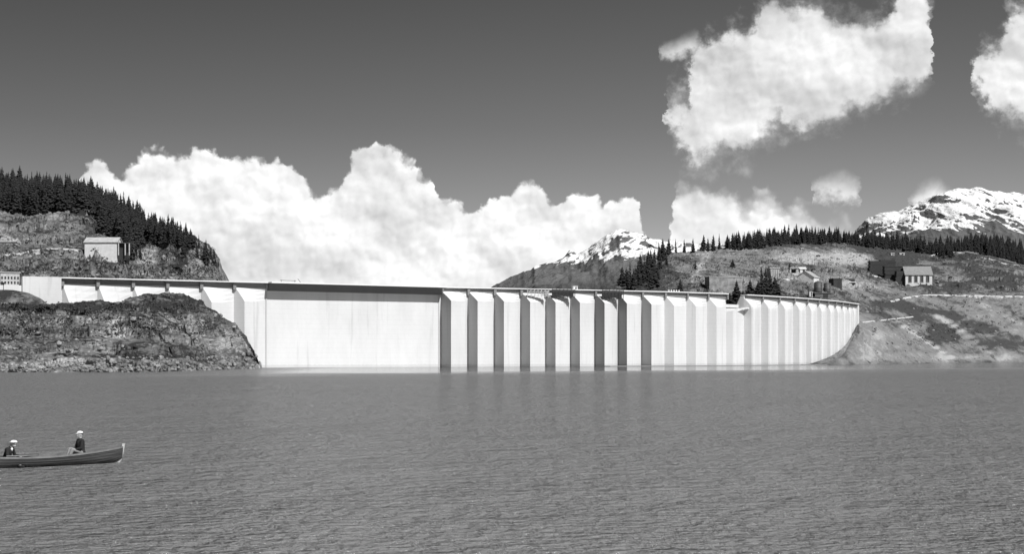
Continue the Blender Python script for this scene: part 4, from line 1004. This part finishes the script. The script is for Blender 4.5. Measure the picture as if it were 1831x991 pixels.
# loose boulders along the shores and over the slopes
def boulders(name, zones, names, n, seed, material, smin, smax):
    rnd = random.Random(seed); V, Fc = [], []
    bm = bmesh.new(); bmesh.ops.create_icosphere(bm, subdivisions=1, radius=1.0); bv = [v.co.copy() for v in bm.verts]; bf = [tuple(v.index for v in f.verts) for f in bm.faces]; bm.free()
    tot = sum(z[4] for z in zones)
    for z in zones:
        for _ in range(int(n * z[4] / tot)):
            q = pick(rnd.uniform(z[0], z[2]), rnd.uniform(z[1], z[3]), names)
            if q is None or q.z < -0.4: continue
            s = smin * (smax / smin) ** (rnd.random() ** 2.2); a = rnd.random() * 6.28; ca, sa = math.cos(a), math.sin(a)
            sx_, sy_, sz_ = s * rnd.uniform(0.7, 1.5), s * rnd.uniform(0.6, 1.2), s * rnd.uniform(0.4, 0.9); b = len(V)
            for v in bv:
                j = 1 + rnd.uniform(-0.25, 0.25); x, y, zz = v.x * sx_ * j, v.y * sy_ * j, v.z * sz_ * j
                V.append((q.x + x * ca - y * sa, q.y + x * sa + y * ca, q.z + zz + s * 0.15))
            Fc += [tuple(b + i for i in f) for f in bf]
    o = mesh_from(name, V, Fc, material); tag(o, None, None, kind='stuff'); return o
rk1 = mat('boulder_stone', 0.2, 0.95, 0.55, 0.35, 0.05, 1.5)
o = boulders('shore_rocks', [(-60, 560, 460, 664, 3), (150, 640, 460, 664, 2), (-60, 652, 250, 666, 1.5)], ['rock_promontory'], 1100, 3, rk1, 0.2, 0.9); tag(o, 'loose grey rocks strewn over the promontory in front of the dam', 'rocks')
o = boulders('slope_rocks', [(0, 385, 400, 500, 1)], LH, 260, 4, rk1, 0.3, 1.2); tag(o, 'loose rocks on the steep left hillside above the crest', 'rocks')
o = boulders('scree_rocks', [(1470, 540, 1831, 650, 2), (1200, 450, 1831, 540, 3)], RH, 500, 6, rk1, 0.3, 1.2); tag(o, 'scree and scattered rocks on the right shore and hill', 'rocks')
# scrub
def scrub(name, zones, names, n, seed, label):
    rnd = random.Random(seed); V, Fc = [], []
    for z in zones:
        for _ in range(int(n * z[4])):
            q = pick(rnd.uniform(z[0], z[2]), rnd.uniform(z[1], z[3]), names)
            if q is None or q.z < 0.6: continue
            r = rnd.uniform(0.5, 1.5)
            for _k in range(16):
                c = q + Vector((rnd.gauss(0, r * 0.6), rnd.gauss(0, r * 0.6), abs(rnd.gauss(0, r * 0.45)))); s = r * 0.35; b = len(V)
                V += [c + Vector((rnd.uniform(-s, s), rnd.uniform(-s, s), rnd.uniform(-s, s))) for _j in range(3)]; Fc.append((b, b + 1, b + 2))
    o = mesh_from(name, V, Fc, mat('scrub_leaves', 0.06, 0.9, 0.3, 0.5)); tag(o, label, 'scrub', kind='stuff')
scrub('left_scrub', [(0, 400, 260, 500, 350), (-40, 545, 400, 600, 420), (240, 440, 395, 500, 160)], ['left_hillside', 'rock_promontory'], 1, 7, 'low dark scrub dotted over the left rocks')
scrub('right_scrub', [(1150, 460, 1560, 545, 600), (1560, 470, 1831, 600, 280), (1620, 580, 1720, 620, 100)], RH, 1, 8, 'low dark scrub dotted over the right hillside')

# ------------------------------------------------------------------ people helpers
def fuse(parts, voxel, smooth_it, name, material, parent):
    """parts: capsules (p, q, r1, r2) and ellipsoids (c, (rx,ry,rz)); joined and remeshed into one continuous surface"""
    bm = bmesh.new()
    for p_ in parts:
        if len(p_) == 4:
            p, q, r1, r2 = Vector(p_[0]), Vector(p_[1]), p_[2], p_[3]
            L = (q - p).length
            rot = (q - p).to_track_quat('Z', 'Y').to_matrix().to_4x4()
            bmesh.ops.create_cone(bm, cap_ends=True, segments=12, radius1=r1, radius2=r2, depth=L, matrix=Matrix.Translation((p + q) / 2) @ rot)
            for c, r in ((p, r1), (q, r2)): bmesh.ops.create_uvsphere(bm, u_segments=12, v_segments=8, radius=r, matrix=Matrix.Translation(c))
        else:
            c, s = p_[0], p_[1]; bmesh.ops.create_uvsphere(bm, u_segments=16, v_segments=12, radius=1.0, matrix=Matrix.Translation(c) @ Matrix.Diagonal((*s, 1)))
    me = bpy.data.meshes.new(name); bm.to_mesh(me); bm.free(); me.materials.append(material)
    o = bpy.data.objects.new(name, me); COL.objects.link(o); o.parent = parent
    r = o.modifiers.new('remesh', 'REMESH'); r.mode = 'VOXEL'; r.voxel_size = voxel; r.use_smooth_shade = True
    if smooth_it: s_ = o.modifiers.new('smooth', 'SMOOTH'); s_.iterations = smooth_it; s_.factor = 0.5
    return o
skin_m = mat('skin', 0.42, 0.6, 0.05, 20); cloth_dark = mat('dark_wool', 0.018, 0.95, 0.2, 8); cloth_light = mat('light_trousers', 0.24, 0.9, 0.15, 6); linen = mat('white_linen', 0.8, 0.85, 0.05, 8); hair_m = mat('dark_hair', 0.02, 0.8)
def hand_parts(w, fwd, side, down):
    """palm plus five curled fingers from the wrist w"""
    w, fwd, side, down = Vector(w), Vector(fwd).normalized(), Vector(side).normalized(), Vector(down).normalized()
    out = [(w, w + fwd * 0.05, 0.026, 0.034), (w + fwd * 0.05 + side * 0.02, w + fwd * 0.07 - side * 0.02, 0.026, 0.026)]
    for i, L in enumerate((0.036, 0.042, 0.039, 0.030)):
        b = w + fwd * 0.085 + side * (0.030 - 0.020 * i); k1 = b + fwd * L * 0.8 + down * 0.012; k2 = k1 + fwd * L * 0.35 + down * L * 0.75; k3 = k2 - fwd * 0.012 + down * 0.018
        out += [(b, k1, 0.0098, 0.0092), (k1, k2, 0.0092, 0.0085), (k2, k3, 0.0085, 0.0075)]
    t0 = w + fwd * 0.03 + side * 0.034; t1 = t0 + fwd * 0.032 + side * 0.022 + down * 0.012; t2 = t1 + fwd * 0.026 + down * 0.02 - side * 0.004
    out += [(t0, t1, 0.012, 0.0105), (t1, t2, 0.0105, 0.009)]
    return out
def seated_person(loc, yaw, lean, label, hands, knee_up=0.12, cap='flat', trousers=cloth_light, head_down=0.0, seat=0.32, shirt=False):
    """local +X is forward; origin at the bottom of the boat, hips at seat height"""
    o = empty('person', loc, yaw); tag(o, label, 'person')
    hip = Vector((0, 0, seat + 0.10)); sp = Vector((math.sin(lean), 0, math.cos(lean)))
    waist = hip + sp * 0.18; chest = hip + sp * 0.38; neck = hip + sp * 0.54; head = neck + Vector((math.sin(lean * 0.4 + head_down), 0, math.cos(lean * 0.4 + head_down))) * 0.165
    fx = Vector((math.cos(head_down + lean * 0.3), 0, -math.sin(head_down + lean * 0.3)))
    body = [(hip + Vector((0, 0.07, 0)), hip + Vector((0, -0.07, 0)), 0.105, 0.105), (hip, waist, 0.115, 0.11), (waist, chest, 0.115, 0.12), (chest + Vector((0, 0.1, 0.04)), chest + Vector((0, -0.1, 0.04)), 0.085, 0.085), (chest, neck, 0.10, 0.055), (neck, head, 0.052, 0.055),
            (head, (0.094, 0.076, 0.112)), (head + fx * 0.035 + Vector((0, 0, -0.065)), (0.055, 0.052, 0.045)), (head + fx * 0.095 + Vector((0, 0, -0.015)), head + fx * 0.112 + Vector((0, 0, -0.035)), 0.012, 0.016),
            (head + Vector((0, 0.078, -0.01)), (0.02, 0.012, 0.032)), (head + Vector((0, -0.078, -0.01)), (0.02, 0.012, 0.032)), (head + fx * 0.085 + Vector((0, 0.028, 0.02)), (0.014, 0.02, 0.010)), (head + fx * 0.085 + Vector((0, -0.028, 0.02)), (0.014, 0.02, 0.010)), (head + fx * 0.09 + Vector((0, 0, -0.062)), (0.012, 0.024, 0.008))]
    jk = [(hip + Vector((0, 0.06, 0.02)), hip + Vector((0, -0.06, 0.02)), 0.128, 0.128), (hip, waist, 0.14, 0.135), (waist, chest, 0.135, 0.145), (chest + Vector((0, 0.12, 0.05)), chest + Vector((0, -0.12, 0.05)), 0.10, 0.10), (chest + sp * 0.05, neck - sp * 0.02, 0.11, 0.075)]
    tr = [(hip + Vector((0, 0.07, -0.02)), hip + Vector((0, -0.07, -0.02)), 0.122, 0.122)]
    for s_, hd in ((1, hands[0]), (-1, hands[1])):
        sh = chest + sp * 0.10 + Vector((0, 0.185 * s_, 0)); wr = Vector(hd); mid_ = (sh + wr) / 2; el_ = mid_ + Vector((-0.07, 0.07 * s_, -0.11))
        body += [(sh, el_, 0.048, 0.038), (el_, wr, 0.037, 0.026)]; body += hand_parts(wr, (wr - el_), (0, -s_, 0.2), (0.1, 0, -1))
        jk += [(sh, el_, 0.066, 0.056), (el_, wr - (wr - el_).normalized() * 0.03, 0.055, 0.045)]
        kn = hip + Vector((0.42, 0.12 * s_, knee_up)); an = Vector((0.62, 0.11 * s_, 0.09)); toe = an + Vector((0.17, 0.01 * s_, -0.045))
        h0 = hip + Vector((0.0, 0.09 * s_, 0)); body += [(h0, kn, 0.08, 0.055), (kn, an, 0.052, 0.036), (an, toe, 0.036, 0.028)]
        tr += [(h0, kn, 0.098, 0.072), (kn, an + Vector((-0.03, 0, 0.04)), 0.07, 0.055)]
        fuse([(an + Vector((-0.03, 0, -0.02)), toe, 0.05, 0.042)], 0.012, 2, 'shoe', cloth_dark, o)
    fuse(body, 0.0062, 1, 'body', skin_m, o); fuse(jk, 0.013, 3, 'jacket', cloth_dark, o); fuse(tr, 0.013, 3, 'trousers', trousers, o)
    if shirt: fuse([(chest + Vector((0.105, 0, 0.09)), waist + Vector((0.118, 0, 0.02)), 0.058, 0.03)], 0.012, 1, 'shirt_front', linen, o)
    hu = (head - neck).normalized()
    fuse([(head + hu * 0.035 - fx * 0.02, (0.098, 0.085, 0.075))], 0.012, 1, 'hair', hair_m, o)
    cp = [(head + hu * 0.075, (0.118, 0.104, 0.058))]
    if cap == 'flat': cp += [(head + hu * 0.055 + fx * 0.09 + Vector((0, 0.03, 0)), head + hu * 0.055 + fx * 0.09 - Vector((0, 0.03, 0)), 0.022, 0.022), (head + fx * 0.13 + hu * 0.045, (0.045, 0.06, 0.012))]
    else: cp += [(head + hu * 0.055, (0.155, 0.145, 0.016))]
    fuse(cp, 0.009, 1, 'cap', linen, o)
    return o

# ------------------------------------------------------------------ rowing boat
def build_boat():
    bow = P(217, 826, 61.6); A0 = P(0, 834, 58.6)
    dirv = Vector((bow.x - A0.x, bow.y - A0.y, 0)).normalized(); yaw = math.atan2(dirv.y, dirv.x); L = 6.4
    org = Vector((bow.x, bow.y, 0)) - dirv * L
    o = empty('rowing_boat', org, yaw); tag(o, 'long wooden rowing boat with pale stem post, two people aboard, on the lake', 'boat')
    hull_m = mat('boat_planking', 0.055, 0.55, 0.4, 2.5, 0.01, 6.0, (0.25, 1, 6)); trim = mat('boat_trim', 0.17, 0.6, 0.2, 4.0); pale = mat('stem_paint', 0.42, 0.6, 0.1, 4.0); inner = mat('boat_inside', 0.12, 0.7, 0.3, 3.0)
    def beam(u): return 0.72 * max(0.0, math.sin(math.pi * min(1, max(0, (u * 0.97 + 0.015)))) ) ** 0.55
    def sheer(u): return 0.37 + 0.23 * max(0, (u - 0.45) / 0.55) ** 1.7 + 0.14 * max(0, (0.45 - u) / 0.45) ** 2
    def keel(u): return -0.10 + 0.22 * max(0, (u - 0.80) / 0.2) ** 2.2 + 0.12 * max(0, (0.15 - u) / 0.15) ** 2
    NS, NP = 46, 7; V, Fc = [], []
    def sect(u, inset):
        b, zs_, zk = max(0.012, beam(u) - inset), sheer(u), keel(u) + inset; pts = []
        for j in range(NP + 1):
            f = j / NP; y = b * (1 - (1 - f) ** 2.1) ** 0.75 if f > 0 else 0.0
            z = zk + (zs_ - zk) * f ** 1.35
            pts.append((y, z))
            if 0 < j < NP and inset == 0: pts.append((y + 0.014, z - 0.004))      # clinker lands
        return pts
    def loft(inset):
        V, Fc = [], []; m_ = None
        for i in range(NS + 1):
            u = i / NS; s_ = sect(u, inset); ring = [(-y, z) for y, z in s_[::-1]] + s_[1:]; m_ = len(ring)
            V += [(u * L, y, z) for y, z in ring]
        for i in range(NS):
            for j in range(m_ - 1): Fc.append((i * m_ + j, i * m_ + j + 1, (i + 1) * m_ + j + 1, (i + 1) * m_ + j))
        return V, Fc
    V, Fc = loft(0.0); mesh_from('hull', V, Fc, hull_m, o); V, Fc = loft(0.03); mesh_from('hull_lining', V, Fc, inner, o)
    for s_ in (-1, 1):
        V, Fc = [], []
        for i in range(NS + 1):
            u = i / NS; y = s_ * max(0.012, beam(u)); z = sheer(u)
            V += [(u * L, y - 0.03, z - 0.05), (u * L, y + 0.03, z - 0.05), (u * L, y + 0.03, z + 0.012), (u * L, y - 0.03, z + 0.012)]
        for i in range(NS):
            for j in range(4): Fc.append((i * 4 + j, i * 4 + (j + 1) % 4, (i + 1) * 4 + (j + 1) % 4, (i + 1) * 4 + j))
        mesh_from('gunwale', V, Fc, trim, o)
    mb = MB(); pr = [(L - 0.16, -0.02), (L - 0.06, 0.10), (L + 0.0, 0.32), (L + 0.04, 0.52), (L + 0.07, 0.70)]
    for (x0, z0), (x1, z1) in zip(pr, pr[1:]):
        mb.poly_prism([(x0 - 0.05, -0.035, z0), (x0 + 0.06, -0.035, z0), (x1 + 0.06, -0.035, z1), (x1 - 0.05, -0.035, z1)], (0, 0.07, 0))
    mb.build('stem_post', pale, o); MB().box((0.02, 0, 0.22), (0.07, 0.07, 0.66)).build('stern_post', trim, o)
    for x in (L * 0.22, L * 0.42, L * 0.60, L * 0.78):
        u = x / L; MB().box((x, 0, 0.25), (0.24, beam(u) * 2 - 0.12, 0.035)).build('thwart', trim, o)
    M = Matrix.Translation(org) @ Matrix.Rotation(yaw, 4, 'Z')
    def boat_x(px):       # distance along the boat where the centreline meets a column
        best = min((abs((lambda q: q.x / q.y * F + CX)(M @ Vector((x * 0.01, 0, 0))) - px), x * 0.01) for x in range(0, int(L * 100)))
        return best[1]
    x1, x2 = boat_x(146), boat_x(9)
    p1 = M @ Vector((x1, 0.0, 0.0)); 
    seated_person(p1, yaw + math.pi, R(6), 'person in white peaked cap, dark jacket and light trousers, sitting upright in the boat', ((0.34, 0.12, 0.55), (0.36, -0.14, 0.54)), knee_up=0.16, cap='flat', seat=0.30)
    p2 = M @ Vector((x2, 0.0, 0.0))
    seated_person(p2, yaw - R(50), R(24), 'person in white hat and dark jacket over white shirt, hunched low in the boat', ((0.42, 0.24, 0.40), (0.42, -0.20, 0.40)), knee_up=0.04, cap='round', trousers=cloth_dark, head_down=R(22), seat=0.14, shirt=True)
    # pair of oars resting in the boat beside the rower
    for s_, lb in ((-1, 'pale oar shipped along the near gunwale of the boat'), (1, 'pale oar shipped along the far gunwale of the boat')):
        a_ = M @ Vector((x2 - 0.15, s_ * 0.50, 0.43)); b2 = M @ Vector((x2 + 1.0, s_ * 0.62, 0.43))
        oo = empty('oar', a_); tag(oo, lb, 'oar'); MB().tube((0, 0, 0), b2 - a_, 0.024, n=8).build('shaft', trim, oo)
        d_ = (b2 - a_).normalized(); MB().box(b2 - a_ + d_ * 0.28, (0.6, 0.13, 0.02), math.atan2(d_.y, d_.x)).build('blade', trim, oo)
build_boat()
